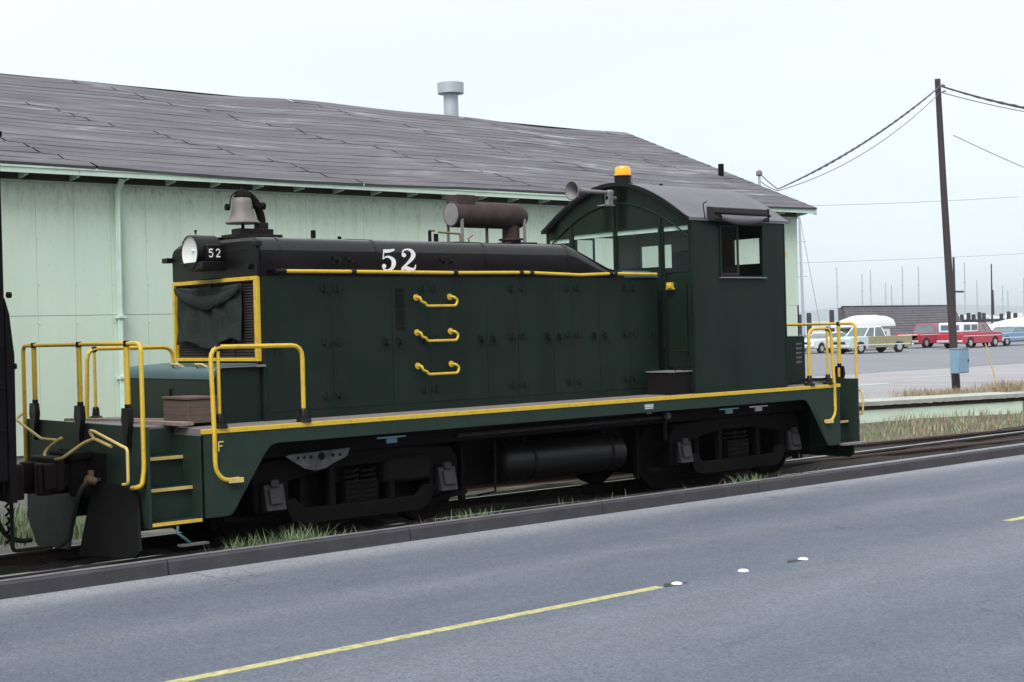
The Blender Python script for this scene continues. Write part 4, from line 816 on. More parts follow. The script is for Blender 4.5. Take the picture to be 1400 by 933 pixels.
# small fittings on top of hood
for q_ in ((4.62, 1.2, 3.62, .022), (4.72, 1.2, 3.58, .03), (3.45, CY, 3.54, .025), (2.62, .85, 3.55, .03)): B().cyl((q_[0], q_[1], 3.46), (q_[0], q_[1], q_[2]), q_[3], seg=8).build('vent_fitting', TRUCKM, loco)
for q_ in ((5.9, 6.0, 1.0, 1.1, 3.46, 3.50), (6.05, 6.2, .9, 1.0, 3.45, 3.48)): B().box(*q_).build('hatch_cleat', TRUCKM, loco)
B().tube([(4.72, 1.15, 3.60), (5.08, 1.15, 3.585), (5.08, 1.15, 3.46)], .014, 6, fil=.02).tube([(4.62, 1.2, 3.62), (4.70, 1.2, 3.62)], .014, 6).tube([(5.2, 1.1, 3.46), (5.17, 1.1, 3.52), (5.25, 1.1, 3.57)], .012, 6).build('roof_pipe', TANM, loco)

# front battery box with rounded front edge
def rr(y0, y1):
    P_ = [(1.70, 1.373), (1.10, 1.373), (1.10, 1.85)] + [(1.10 + .13 * (1 - math.cos(a_ * math.pi / 12)), 1.85 + .13 * math.sin(a_ * math.pi / 12)) for a_ in range(1, 7)] + [(1.70, 2.0)]
    return P_
B().prism(rr(0, 0), 'y', .585, 2.66).build('battery_box', GREEN, loco, .004)
P_ = [(1.088, 1.865), (1.088, 1.88)] + [(1.088 + .125 * (1 - math.cos(a_ * math.pi / 12)), 1.88 + .125 * math.sin(a_ * math.pi / 12)) for a_ in range(1, 7)] + [(1.652, 2.026), (1.652, 2.002), (1.25, 1.986)] + [(1.24 - .13 * math.sin(a_ * math.pi / 12), 1.85 + .134 * math.cos(a_ * math.pi / 12)) for a_ in range(1, 6)]
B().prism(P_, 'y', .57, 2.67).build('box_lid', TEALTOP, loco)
B().box(1.12, 1.69, .55, .582, 1.99, 2.0).box(1.62, 1.72, .50, .56, 1.985, 2.01).build('lid_hinge', GREYM, loco)
for y in (.95, 1.5):
    B().tube([(1.20, y + .13, 1.99), (1.14, y + .11, 2.03), (1.14, y - .05, 2.03), (1.20, y - .09, 1.99)], .012, 6, fil=.02).build('lid_handle', YELP, loco)
B().box(1.08, 1.098, 1.55, 1.6, 1.62, 1.75).build('hasp', BLACK, loco)

# ------------------------------------------------------------------ cab
CX0, CX1 = 8.30, 10.32; EZC = 3.79; APX = 4.39
def az(y): return EZC + (APX - EZC) * (1 - ((y - CY) / (CY - .03)) ** 2) ** .5 if False else EZC + (APX - EZC) * (math.cos((y - CY) / (CY - .03) * 1.15) - math.cos(1.15)) / (1 - math.cos(1.15))
NY = 20; ys = [.05 + (W - .1) * i / NY for i in range(NY + 1)]
def endwall(x0, x1, wins, name):
    """cab end wall with rectangular openings: full-height columns between window edges"""
    cuts = sorted({.05, W - .05} | {q for w_ in wins for q in w_[:2]} | set(ys)); b = B()
    for a_, c_ in zip(cuts, cuts[1:]):
        if c_ - a_ < 1e-4: continue
        mid = (a_ + c_) / 2; z0 = 1.372; segs = []
        for w_ in wins:
            if w_[0] - 1e-6 <= mid <= w_[1] + 1e-6: segs.append(w_[2:4])
        for s0, s1 in sorted(segs):
            b.prism([(a_, z0), (c_, z0), (c_, s0), (a_, s0)], 'x', x0, x1); z0 = s1
        b.prism([(a_, z0), (c_, z0), (c_, az(c_) - .012), (a_, az(a_) - .012)], 'x', x0, x1)
    return b.build(name, GREEN, cab)
cabb = B()
def sidewall(y0, y1):
    b = B(); wx0, wx1, wz0, wz1 = 8.90, 9.80, 3.01, 3.74
    b.box(CX0, wx0, y0, y1, 1.40, EZC).box(wx1, CX1, y0, y1, 1.40, EZC).box(wx0, wx1, y0, y1, 1.40, wz0).box(wx0, wx1, y0, y1, wz1, EZC); return b
cab = sidewall(.03, .055).build('cab', GREEN, loco); sidewall(W - .055, W - .03).build('side_wall', GREEN, cab)
FW_ = [(.10, .575, 3.09, 3.72), (.67, 1.50, 3.16, 3.72), (1.57, 2.42, 3.14, 3.72), (2.50, 2.96, 3.12, 3.68)]
endwall(CX0 + .002, CX0 + .03, FW_, 'front_wall')
RW_ = [(.48, .98, 3.22, 3.60), (2.26, 2.94, 3.24, 3.61)]
endwall(CX1 - .03, CX1 - .002, RW_, 'rear_wall')
for nm, x, ws in (('front_window', CX0 + .012, FW_), ('rear_window', CX1 - .016, RW_)):
    for (a_, c_, z0, z1) in ws:
        wf = B(); t_ = .022
        xx0, xx1 = (x - .018, x - .011) if nm[0] == 'f' else (x + .015, x + .022)
        wf.box(xx0, xx1, a_ - t_, c_ + t_, z1, z1 + t_).box(xx0, xx1, a_ - t_, c_ + t_, z0 - t_, z0).box(xx0, xx1, a_ - t_, a_, z0, z1).box(xx0, xx1, c_, c_ + t_, z0, z1)
        wo = wf.build(nm, BLACK if nm[0] == 'r' else GREEN, loco, .002); B().box(x, x + .004, a_ + .001, c_ - .001, z0 + .001, z1 - .001).build('pane', GLASS, wo)
B().box(CX0, CX1, .06, W - .06, 1.38, 1.42).box(CX0 + .3, CX0 + .8, 1.0, 2.2, 1.42, 3.12).box(9.1, 9.6, .25, .75, 1.42, 2.6).box(9.15, 9.55, .25, .33, 2.6, 3.15).box(8.5, 8.9, 1.9, 2.6, 1.42, 2.8).build('cab_interior', GRIME, loco)
B().box(8.95, 9.05, W - .35, W - .25, 1.42, 3.35).build('cab_fitting', REDB, loco)
for (a_, c_, z0, z1) in FW_: box('pale_window_strip', MINTP, loco, CX0 + .018, CX0 + .026, a_ + .004, c_ - .004, z1 - .065, z1 - .004)  # added pale strip imitating the bright band across the window tops
# arched trim over the front windows
B().tube([(CX0 - .008, y, az(y) - .27) for y in [.1 + .05 * i for i in range(58)] if y < 2.95], .012, 6).build('window_trim', GREEN, loco)
for y in (.62, 1.535, 2.45): B().box(CX0 - .016, CX0 - .002, y - .014, y + .014, 3.0, az(y) - .26).build('window_post', GREEN, loco)
# side windows, sliding sash and sill
for y, s_ in ((.03, -1), (W - .03, 1)):
    sw = B(); ya, yb = sorted((y, y + s_ * .014))
    sw.box(8.87, 8.90, ya, yb, 2.99, 3.76).box(9.80, 9.83, ya, yb, 2.99, 3.76).box(8.9, 9.8, ya, yb, 3.74, 3.76)
    so_ = sw.build('side_window', GREEN, loco)
    yi = y - s_ * .018; ya2, yb2 = sorted((yi, yi - s_ * .012))
    B().box(8.90, 8.93, ya2, yb2, 3.02, 3.73).box(9.27, 9.31, ya2, yb2, 3.02, 3.73).box(8.93, 9.27, ya2, yb2, 3.02, 3.05).box(8.93, 9.27, ya2, yb2, 3.70, 3.73).build('sash', REDB, so_)
    B().box(8.93, 9.27, ya2 + .004, ya2 + .007, 3.05, 3.70).build('pane', GLASS, so_)
    B().box(8.86, 9.84, *sorted((y, y + s_ * .05)), 2.975, 2.992).build('arm_rest', GREYM, so_)
    # canvas awning: box under the eave with a curved flap
    aw = B().prism([(y + s_ * .0, 3.98), (y + s_ * .13, 3.955), (y + s_ * .15, 3.80), (y + s_ * .13, 3.78), (y + s_ * .0, 3.80)], 'x', 8.62, 9.80).build('window_awning', REDB, loco)
    P1 = [(y + s_ * (.135 + .02 * math.sin(i / 6 * math.pi)), 3.86 - .12 * i / 6) for i in range(7)]
    n = 24; vs = []
    for i in range(n + 1):
        x = 8.74 + .98 * i / n; dr_ = .035 + .095 * math.sin(math.pi * min(1, (i + 1) / n)) ** .45
        for k_ in range(6): f = k_ / 5; vs.append((x, y + s_ * (.16 + .03 * math.sin(f * 3)), 3.86 - dr_ * f))
    fl = B().add(vs, [(i * 6 + k_, (i + 1) * 6 + k_, (i + 1) * 6 + k_ + 1, i * 6 + k_ + 1) for i in range(n) for k_ in range(5)], True).build('awning_flap', ROOFB, aw); sl_ = fl.modifiers.new('t', 'SOLIDIFY'); sl_.thickness = .006
    B().tube([(8.56, y + s_ * .02, 3.80), (8.52, y + s_ * .02, 4.02), (8.60, y + s_ * .02, 4.04)], .008, 6, fil=.05).cyl((8.62, y + s_ * .15, 3.88), (9.82, y + s_ * .15, 3.87), .018, seg=8).cyl((9.8, y + s_ * .13, 3.78), (9.8, y + s_ * .13, 3.97), .018, seg=8).build('awning_rod', GRIME, aw)
# roof
ro, ri = [], []
yr = [.01 + (W - .02) * i / 32 for i in range(33)]
def rp_(x, dz): return [(x, y, az(min(max(y, .03), W - .03)) + dz) for y in yr]
rings = [rp_(CX0 - .07, .03) + rp_(CX0 - .07, -.012)[::-1], rp_(CX1 + .09, .03) + rp_(CX1 + .09, -.012)[::-1]]
cr_ = B().loft(rings, smooth=True).build('cab_roof', ROOFB, loco)
B().loft([rp_(CX0 - .09, .034) + rp_(CX0 - .09, -.02)[::-1], rp_(CX0 - .0705, .034) + rp_(CX0 - .0705, -.02)[::-1]], smooth=True).build('roof_edge', BLACK, cr_)
B().cyl((9.3, CY, 4.3), (9.3, CY, 4.46), .03, seg=8).build('roof_fitting', BLACK, cr_)
# beacon
bc = B().lathe((8.38, 1.42, 4.385), [(.15, 0), (.15, .03), (.125, .035), (.125, .12), (.13, .125), (.13, .14)], seg=24).build('beacon', BLACK, loco)
B().lathe((8.38, 1.42, 4.53), [(.115, 0), (.118, .02), (.112, .10), (.098, .125), (.05, .137), (.001, .138)], seg=24).build('beacon_lens', AMBER, bc)
# horn
hn = B().lathe((7.42, 1.5, 4.28), [(.13, 0), (.142, .004), (.135, .02), (.09, .07), (.06, .13), (.042, .22), (.03, .40), (.026, .72), (.04, .73), (.045, .80)], 'x', 24, caps=False)
hn.lathe((7.42, 1.5, 4.28), [(.128, .003), (.085, .07), (.05, .14), (.02, .25), (.001, .26)], 'x', 24, caps=False)
ho = hn.build('horn', GREYM, loco); B().box(8.12, 8.21, 1.46, 1.54, 4.10, 4.27).box(8.0, 8.21, 1.42, 1.58, 4.08, 4.10).cyl((8.12, 1.5, 4.2), (8.3, 1.5, 4.2), .03, seg=8).build('horn_bracket', GREYM, ho)
# cab front: door, bolt, platform step
box('cab_door', GREEN, loco, 8.286, 8.30, .09, .50, 1.75, 3.03, .003)
B().box(8.275, 8.285, .12, .14, 1.9, 2.9).build('door_handle', BLACK, loco)
st = box('cab_step', GRIME, loco, 7.86, 8.28, .10, .53, 1.373, 1.68, .004); box('step_tread', GREYM, st, 7.84, 8.30, .08, .535, 1.68, 1.695)
B().tube([(8.0, .12, 1.69), (8.0, .12, 1.97), (8.28, .12, 1.97)], .012, 6).cyl((8.16, .12, 1.69), (8.16, .12, 1.97), .01, seg=6).build('step_rail', GRIME, loco)
B().box(8.24, 8.298, .38, .48, 2.85, 2.93).cyl((8.24, .43, 2.89), (8.17, .36, 2.87), .02, seg=8).box(8.25, 8.297, .36, .5, 2.83, 2.852).build('marker_bracket', YEL, loco)
B().cyl((8.20, .505, 2.0), (8.20, .505, 2.75), .012, seg=6).build('door_grab', BLACK, loco)
# corner trim, rear horn bracket
B().box(CX0 - .004, CX0 + .02, .024, .03, 1.40, EZC).box(CX1 - .02, CX1 + .004, .024, .03, 1.40, EZC).box(CX0, CX1, .022, .029, 1.385, 1.41).build('corner_strip', GREEN, loco)
box('kick_strip', REDB, loco, CX0, CX1 - .02, .035, .06, 1.373, 1.395)
B().box(CX1, CX1 + .05, .03, .1, 3.28, 3.38).build('marker_bracket', YELP, loco); B().cyl((CX1 + .02, .05, 2.1), (CX1 + .02, .05, 2.25), .015, seg=6).build('marker_bracket', RUST, loco)
rv = B()
for i in range(46):
    z = 1.46 + i * .05
    for xx in (CX0 + .03, CX1 - .03): rv.lathe((xx, .03, z), [(.007, 0), (.006, -.004), (.001, -.005)], 'y', 6)
for i in range(40): rv.lathe((CX0 + .05 + i * .049, .03, 1.45), [(.007, 0), (.006, -.004), (.001, -.005)], 'y', 6)
rv.build('rivets', GREEN, cab)
bl2 = B()
for i in range(64):
    xx = .95 + i * .162
    bl2.lathe((xx, -.001, 1.285), [(.010, 0), (.009, -.006), (.001, -.007)], 'y', 6)
bl2.build('rivets', SILLG, loco)
# rear equipment box with louvres
rb_ = box('rear_box', GREEN, loco, CX1 + .002, 11.30, .45, 2.5, 1.373, 2.10, .02)
for i in range(5): B().obox((11.13, .445, 1.99 - i * .07), .13, .012, .03, (.5, 0, 0)).build('louvre', GREYM, rb_)
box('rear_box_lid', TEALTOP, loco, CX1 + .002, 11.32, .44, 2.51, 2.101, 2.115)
B().tube([(10.9, .25, 1.44), (11.5, .22, 1.45)], .014, 6).build('brake_rod', GRIME, loco)

# crate and planks on the front deck: things of their own
ct = thing('wooden_crate', (.87, .72, 1.40), 'old brown wooden crate on the locomotive front deck', 'crate')
for x0_ in (.72, 1.05):
    cb_ = B()
    for z in (1.41, 1.493, 1.576): cb_.box(x0_, x0_ + .02, .46, 1.02, z, z + .081)
    cb_.build('end_panel', WOOD, ct, .003)
for y0_ in (.46, 1.0):
    cb_ = B()
    for z in (1.41, 1.493, 1.576): cb_.box(.742, 1.048, y0_, y0_ + .019, z, z + .081)
    cb_.build('side_panel', WOOD, ct, .003)
box('lid', WOOD, ct, .705, 1.085, .445, 1.035, 1.664, 1.69, .004)
tag(B().obox((.62, 1.9, 1.415), .12, 1.5, .03, (0, 0, .42)).build('plank', PLANKM), 'long grey plank lying on the far side of the front deck', 'plank')
tag(B().obox((.56, .78, 1.42), .14, 1.0, .035, (0, 0, .12)).build('plank', PLANKM), 'short grey plank lying beside the wooden crate', 'plank')

# ------------------------------------------------------------------ neighbouring freight car, coupled at the left
fc = thing('freight_car', (-7, CY, 0), 'dark brown freight car coupled ahead of the locomotive at the left edge', 'freight car')
fb_ = B().box(-13, -1.43, 0, W, 1.0, 4.28); fb_.build('car_body', FREIGHT, fc, .02)
B().box(-13, -1.42, -.02, W + .02, 4.28, 4.33).build('roof', FREIGHT, fc)
rbb = B()
for i in range(9): rbb.box(-1.9 - i * 1.2, -1.84 - i * 1.2, -.05, 0, 1.0, 4.25)
rbb.build('side_rib', FREIGHT, fc)
for z in (1.5, 1.9, 2.3, 2.7): B().tube([(-1.95, -.01, z), (-1.95, -.08, z), (-1.5, -.08, z), (-1.5, -.01, z)], .012, 6).build('ladder_rung', FREIGHT, fc)
B().prism([(-1.43, .8), (-1.36, .8), (-1.35, 2.2), (-1.39, 2.6), (-1.43, 2.75)], 'y', .0, .12).build('corner_post', FREIGHT, fc)
B().cyl((-1.40, .02, 2.78), (-1.36, .02, 2.78), .03, seg=6).cyl((-1.37, .02, 2.1), (-1.33, .02, 2.1), .03, seg=6).build('grab_bolt', FREIGHT, fc)
B().box(-13, -1.43, .3, W - .3, .75, .999).build('underframe', GRIME, fc)
B().box(-1.43, -1.0, 1.38, 1.64, .76, 1.0).prism([(-1.0, 1.26), (-1.0, 1.72), (-.9, 1.76), (-.76, 1.70), (-.70, 1.60), (-.80, 1.56), (-.82, 1.45), (-.74, 1.36), (-.78, 1.24)], 'z', .68, 1.05).build('coupler', COUPM, fc, .02)
B().tube([(-1.4, 1.0, .82), (-1.2, 1.0, .6), (-1.05, 1.1, .35), (-.85, 1.2, .26), (-.7, 1.3, .25)], .026, 8, fil=.1).build('brake_hose', HOSE, fc)
for z in range(6): B().tube([(-1.2 + .0 * z, .65, .86 - z * .09), (-1.17, .68, .82 - z * .09), (-1.2, .71, .86 - z * .09 - .08)], .014, 5).build('safety_chain', GRIME, fc)
B().tube([(-1.3, .3, .9), (-1.3, .3, .3), (-.9, .3, .3)], .02, 6, fil=.05).build('sill_step', GRIME, fc)
for x in (-3.2, -4.9): B().cyl((x, .5, .45), (x, 2.5, .45), .44, seg=28).build('wheelset', GRIME, fc)

# ------------------------------------------------------------------ vehicles in the lot (built nose towards -x)
def arch(cx, r_, z0=.32): return [(cx - r_, z0)] + [(cx - r_ * math.cos(a_ * math.pi / 8), z0 + r_ * 1.0 * math.sin(a_ * math.pi / 8)) for a_ in range(1, 8)] + [(cx + r_, z0)]
def vehicle(name, label, cat, loc, head, body, wheels, cabin, wid, mb, mr_, rw=.34, bumper=True, glass_rows=((.12, .86),), group=None, bed=None, canopy=None, trim=None, nose=None):
    """body: top profile (x,z) nose to tail above the sill; cabin: 4 points lower-front, upper-front, upper-rear, lower-rear; head +1 = nose to -x"""
    o = thing(name, loc, label, cat, group); o['_w'] = (0, 0, 0)
    h = wid / 2; bot = []
    for cx in sorted(wheels, reverse=True): bot += list(reversed(arch(cx, rw + .07)))
    x0 = body[0][0]; x1 = body[-1][0]
    poly = [(x0, .36)] + body + [(x1, .36)] + bot
    if bed:                                                          # pickup: solid front, open box behind
        bx0, bz = bed
        left = [p for p in body if p[0] <= bx0] + [(bx0, bz)]
        fb2 = [(x0, .36)] + left + [(bx0, .32)] + list(reversed(arch(min(wheels), rw + .07)))
        if nose:
            f1 = [(x0, .36)] + [p for p in left if p[0] < nose[0]] + [(nose[0], 1.11), (nose[0], .32)] + list(reversed(arch(min(wheels), rw + .07)))
            B().prism(f1, 'y', -h, h).build('front_body', nose[1], o, .05); B().box(nose[0] + .006, bx0, -h, h, .36, bz).build('body', mb, o, .04)
        else: B().prism(fb2, 'y', -h, h).build('body', mb, o, .05)
        side = [(bx0 + .01, .36), (bx0 + .01, bz)] + [p for p in body if p[0] > bx0] + [(x1, .40)] + list(reversed(arch(max(wheels), rw + .07)))
        B().prism(side, 'y', -h, -h + .07).build('bed_side', mb, o, .03); B().prism(side, 'y', h - .07, h).build('bed_side', mb, o, .03)
        B().box(bx0 + .01, x1 - .07, -h + .08, h - .08, .62, .68).build('bed_floor', TYRE, o); B().box(x1 - .06, x1 + .005, -h + .07, h - .07, .55, body[-1][1]).build('tailgate', mb, o, .02)
        B().box(bx0 + .02, x1 - .1, -h + .08, h - .08, .68, bz - .18).build('bed_shadow', TYRE, o) if False else None
    else: B().prism(poly, 'y', -h, h).build('body', mb, o, .06)
    lf, uf, ur, lr = cabin; t_ = .14
    def ring(y, ins): return [(lf[0], y, lf[1]), (uf[0] + ins, y, uf[1]), (ur[0] - ins, y, ur[1]), (lr[0], y, lr[1])]
    cb2 = B(); yo = [(-h + .06, 0), (-h + .20, 0)]
    lo = [(lf[0], -h + .05, lf[1]), (lr[0], -h + .05, lr[1]), (lr[0], h - .05, lr[1]), (lf[0], h - .05, lf[1])]
    hi = [(uf[0], -h + t_ + .05, uf[1] - .05), (ur[0], -h + t_ + .05, ur[1] - .05), (ur[0], h - t_ - .05, ur[1] - .05), (uf[0], h - t_ - .05, uf[1] - .05)]
    cb2.loft([lo, hi], smooth=False).build('window', CARGLASS, o)
    tp2 = [(uf[0] - .03, -h + t_ + .02, uf[1] - .06), (ur[0] + .03, -h + t_ + .02, ur[1] - .06), (ur[0] + .03, h - t_ - .02, ur[1] - .06), (uf[0] - .03, h - t_ - .02, uf[1] - .06)]
    B().loft([tp2, [(q[0] * .9 + (uf[0] + ur[0]) / 2 * .1, q[1] * .85, uf[1] + .02) for q in tp2]], smooth=False).build('cabin_roof', mr_, o, .03)
    midx = [(.0, .0), (1, 1)] + ([(.48, .48)] if (ur[0] - uf[0]) < 1.5 or True else [])
    for a_, c_ in ((0, 0), (.46, .46), (1, 1)):
        xl = lf[0] + (lr[0] - lf[0]) * a_; xu = uf[0] + (ur[0] - uf[0]) * c_
        for s_ in (-1, 1): B().tube([(xl, s_ * (h - .05), lf[1] - .02), (xu, s_ * (h - t_ - .045), uf[1] - .05)], .035, 5).build('pillar', mr_, o)
    if canopy:
        c0, c1, cz0, cz1 = canopy
        cc = B().box(c0, c1, -h + .03, h - .03, cz0, cz1); cc.build('canopy', CARW, o, .09)
        for a_, c_ in ((c0 + .2, c0 + (c1 - c0) * .44), (c0 + (c1 - c0) * .52, c1 - .25)):
            for s_ in (-1, 1): B().box(a_, c_, *sorted((s_ * (h - .03), s_ * (h - .02))), cz0 + .16, cz1 - .16).build('window', CARGLASS, o)
        B().box(c1, c1 + .01, -h + .25, h - .25, cz0 + .16, cz1 - .16).build('window', CARGLASS, o)
    for cx in wheels:
        for s_ in (-1, 1):
            wl = B().cyl((cx, s_ * (h - .22), rw), (cx, s_ * (h - .02), rw), rw, seg=20).build('wheel', TYRE, o, .03); B().cyl((cx, s_ * (h - .03), rw), (cx, s_ * (h + .0), rw), rw * .55, seg=14).build('hubcap', HUB, wl)
    if bumper:
        B().box(x0 - .12, x0 + .03, -h - .02, h + .02, .40, .56).build('bumper', CHROME, o, .03); B().box(x1 - .02, x1 + .12, -h - .02, h + .02, .42, .57).build('bumper', CHROME, o, .03)
    for s_ in (-1, 1):
        B().cyl((x0 - .02, s_ * (h - .25), .72), (x0 + .03, s_ * (h - .25), .72), .1, seg=12).build('headlight', CHROME, o); B().box(x1 - .01, x1 + .02, *sorted((s_ * (h - .08), s_ * (h - .26))), .66, .76).build('tail_lamp', RED, o)
    B().box(x0 - .015, x0 + .005, -h + .4, h - .4, .62, .78).build('grille', TYRE, o)
    if trim: B().box(x0 + .2, x1 - .2, -h - .008, h + .008, trim[0], trim[1]).build('side_trim', CHROME if len(trim) < 3 else trim[2], o)
    o['_w'] = tuple(loc); o.location = loc; o.rotation_euler = (0, 0, 0 if head > 0 else math.pi)
    return o
LFRONT = mat('pale_blue_panel', (.44, .53, .52), .35, var=.1, coat=.4)
# pickups: 5.3 m, sedan 5.2 m
PB = [(-2.6, .62), (-2.6, .98), (-2.45, 1.06), (-1.3, 1.12), (.35, 1.10), (2.55, 1.08), (2.62, 1.0), (2.62, .5)]
PC = ((-1.32, 1.10), (-.82, 1.72), (.22, 1.74), (.42, 1.10))
tp_ = vehicle('pickup_truck', 'tan and white pickup truck with an empty bed parked nose left in the lot', 'pickup truck', (73.0, 42.9, .155), 1, PB, (-1.65, 1.55), PC, 1.95, TAN, CARW, .37, bed=(.48, 1.10), trim=(.52, .60), nose=(-1.0, LFRONT)); tp_.rotation_euler.z -= R(14)
SB = [(-2.6, .55), (-2.62, .85), (-2.4, .92), (-.9, .98), (1.4, .97), (2.5, .9), (2.6, .8), (2.6, .5)]
SC = ((-.95, .95), (-.35, 1.38), (.95, 1.40), (1.6, .95))
vehicle('car', 'white sedan parked nose left behind the tan pickup', 'car', (74.2, 47.4, .155), 1, SB, (-1.65, 1.4), SC, 1.9, CARW, CARW, .33)
vehicle('car', 'blue car mostly hidden behind the locomotive rear box', 'car', (75.6, 52.3, .155), 1, SB, (-1.65, 1.4), SC, 1.9, LBLUE, LBLUE, .33)
RB2 = PB
vehicle('pickup_truck', 'red pickup truck seen from its tail left of the utility pole', 'pickup truck', (87.2, 48.0, .155), -1, PB, (-1.65, 1.55), PC, 1.95, RED, RED, .37, bed=(.48, 1.10), trim=(.95, .99, CARW))
vehicle('pickup_truck', 'red pickup truck with white canopy parked right of the utility pole', 'pickup truck', (85.9, 43.6, .155), -1, PB, (-1.65, 1.55), PC, 1.95, RED, RED, .37, canopy=(.45, 2.58, 1.1, 1.80), trim=(.84, .88, CARW))
vehicle('car', 'light blue sedan parked nose left beside the red pickup with canopy', 'car', (91.5, 44.0, .155), 1, SB, (-1.65, 1.4), SC, 1.9, LBLUE, LBLUE, .33, trim=(.56, .66))
# camper with a boat on its roof
cm = thing('camper', (80.0, 48.6, .15), 'white camper van body parked behind the tan pickup', 'camper')
B().prism([(78.0, .5), (77.7, 1.2), (78.3, 1.7), (82.0, 1.7), (82.2, .5)], 'y', 47.6, 49.6).build('body', BOATW, cm, .12); B().box(78.8, 81.5, 47.585, 47.6, 1.1, 1.45).build('window', CARGLASS, cm)
for x in (78.7, 81.3):
    for y in (47.65, 49.35): B().cyl((x, y, .5), (x, y + .2, .5), .35, seg=16).build('wheel', TYRE, cm)
bt = thing('boat', (79.4, 48.6, 1.75), 'white boat hull carried bottom up on the camper roof', 'boat')
rings = []
for i in range(15):
    f = i / 14; x = 76.4 + 6.2 * f; hw = 1.0 * (1 - (1 - min(1, f * 1.6)) ** 2.2) + .03; hh = (.25 + .62 * min(1, f * 2.2)) * (1 if f < .9 else .92)
    rings.append([(x, 48.6 + hw * c_, 1.78 + hh * s_) for c_, s_ in ((-1, 0), (-1, .25), (-.85, .65), (-.4, .9), (0, 1), (.4, .9), (.85, .65), (1, .25), (1, 0))])
B().loft(rings).build('hull', BOATW, bt)
B().loft([[(q[0], 48.6 + (q[1] - 48.6) * 1.04, 1.83) for q in (r_[0], r_[-1])] + [(q[0], 48.6 + (q[1] - 48.6) * 1.04, 1.77) for q in (r_[-1], r_[0])] for r_ in rings], smooth=False).build('rub_rail', GREYM, bt)
bt2 = thing('covered_boat', (108, 53, .15), 'large white covered boat on the ground behind the light blue sedan', 'boat')
rings = []
for i in range(17):
    f = i / 16; x = 102.5 + 15 * f; hh = 2.0 * math.sin(math.pi * min(1, (f * .9 + .06))) ** .55; hw = 1.9 * math.sin(math.pi * (f * .9 + .05)) ** .5
    rings.append([(x, 53 + hw * c_, .2 + hh * s_) for c_, s_ in ((-.7, 0), (-1, .35), (-.8, .7), (-.35, .95), (0, 1), (.35, .95), (.8, .7), (1, .35), (.7, 0))])
B().loft(rings).build('cover', BOATW, bt2); B().box(103, 117, 52.9, 53.1, .1, .3).build('keel', TYRE, bt2)
# dark shed
sh_ = thing('shed', (100, 60, .1), 'long low dark shingled shed beyond the parked cars', 'shed')
D_ = (Vector((113.5, 61.3, 0)) - Vector((90.6, 58.0, 0))).normalized(); A_ = Vector((90.6, 58.0, 0)); Nn = Vector((-D_.y, D_.x, 0))
def P3(s_, t_, z): q = A_ + D_ * s_ + Nn * t_; return (q.x, q.y, z)
SL, SR = -2.9, 18.2                                                   # eave line runs nearer the lot than the ridge
B().loft([[P3(SL + .3, -2.2, .1), P3(SR, -2.2, .1), P3(20.8, .3, .1), P3(.2, .3, .1)], [P3(SL + .3, -2.2, .9), P3(SR, -2.2, .9), P3(20.8, .3, .9), P3(.2, .3, .9)]], smooth=False).build('wall', PILEM, sh_)
rfb = B(); NCs = 12
for i in range(NCs):
    f0, f1 = i / NCs, (i + 1) / NCs; z0, z1 = .9 + 2.5 * f0, .9 + 2.5 * f1; t0, t1 = -2.5 + 2.5 * f0, -2.5 + 2.5 * f1
    l0, l1, r0, r1 = SL * (1 - f0), SL * (1 - f1), SR + (21 - SR) * f0, SR + (21 - SR) * f1
    rfb.add([P3(l0, t0, z0 + .03), P3(r0, t0, z0 + .03), P3(r1, t1 + .02, z1), P3(l1, t1 + .02, z1), P3(l0, t0 + .01, z0 - .03), P3(r0, t0 + .01, z0 - .03)], [(0, 1, 2, 3), (4, 5, 1, 0)])
rfb.add([P3(SL, -2.5, .9), P3(0, 0, 3.4), P3(0, .4, 3.3), P3(0, .4, .9)], [(0, 1, 2, 3)]); rfb.add([P3(0, 0, 3.4), P3(21, 0, 3.4), P3(21, .4, .9), P3(0, .4, .9)], [(0, 1, 2, 3)]); rfb.add([P3(SR, -2.5, .9), P3(21, 0, 3.4), P3(21, .4, .9)], [(0, 1, 2)])
rfb.build('roof', SHEDM, sh_); B().tube([P3(-.1, 0, 3.42), P3(21, 0, 3.42)], .06, 6).build('ridge_cap', PILEM, sh_)

# ------------------------------------------------------------------ marina beyond the lot
MASTS = [(174.37, 120.42, 10.25), (193.9, 129.95, 9.79), (173.97, 114.14, 9.63), (205.24, 133.33, 8.5), (206.08, 132.6, 8.1), (173.18, 108.21, 9.8), (179.29, 109.53, 9.92), (171.02, 96.84, 9.79), (208.12, 117.59, 8.35), (151.2, 80.93, 8.6), (173.94, 94.26, 5.94), (202.13, 109.53, 7.08), (211.92, 114.27, 6.43), (195.47, 102.08, 8.01)]
PL = ['behind the left end of the shed', 'above the shed, second from its left end', 'above the shed, third from its left end', 'short one above the middle of the shed', 'shortest one above the shed', 'tall one above the middle of the shed', 'tall one above the right half of the shed', 'just right of the utility pole', 'faint short one right of the utility pole', 'darkest and tallest right of the utility pole', 'beside the darkest mast', 'thin one above the blue sedan roof', 'shortest one above the blue sedan', 'at the right edge of the picture']
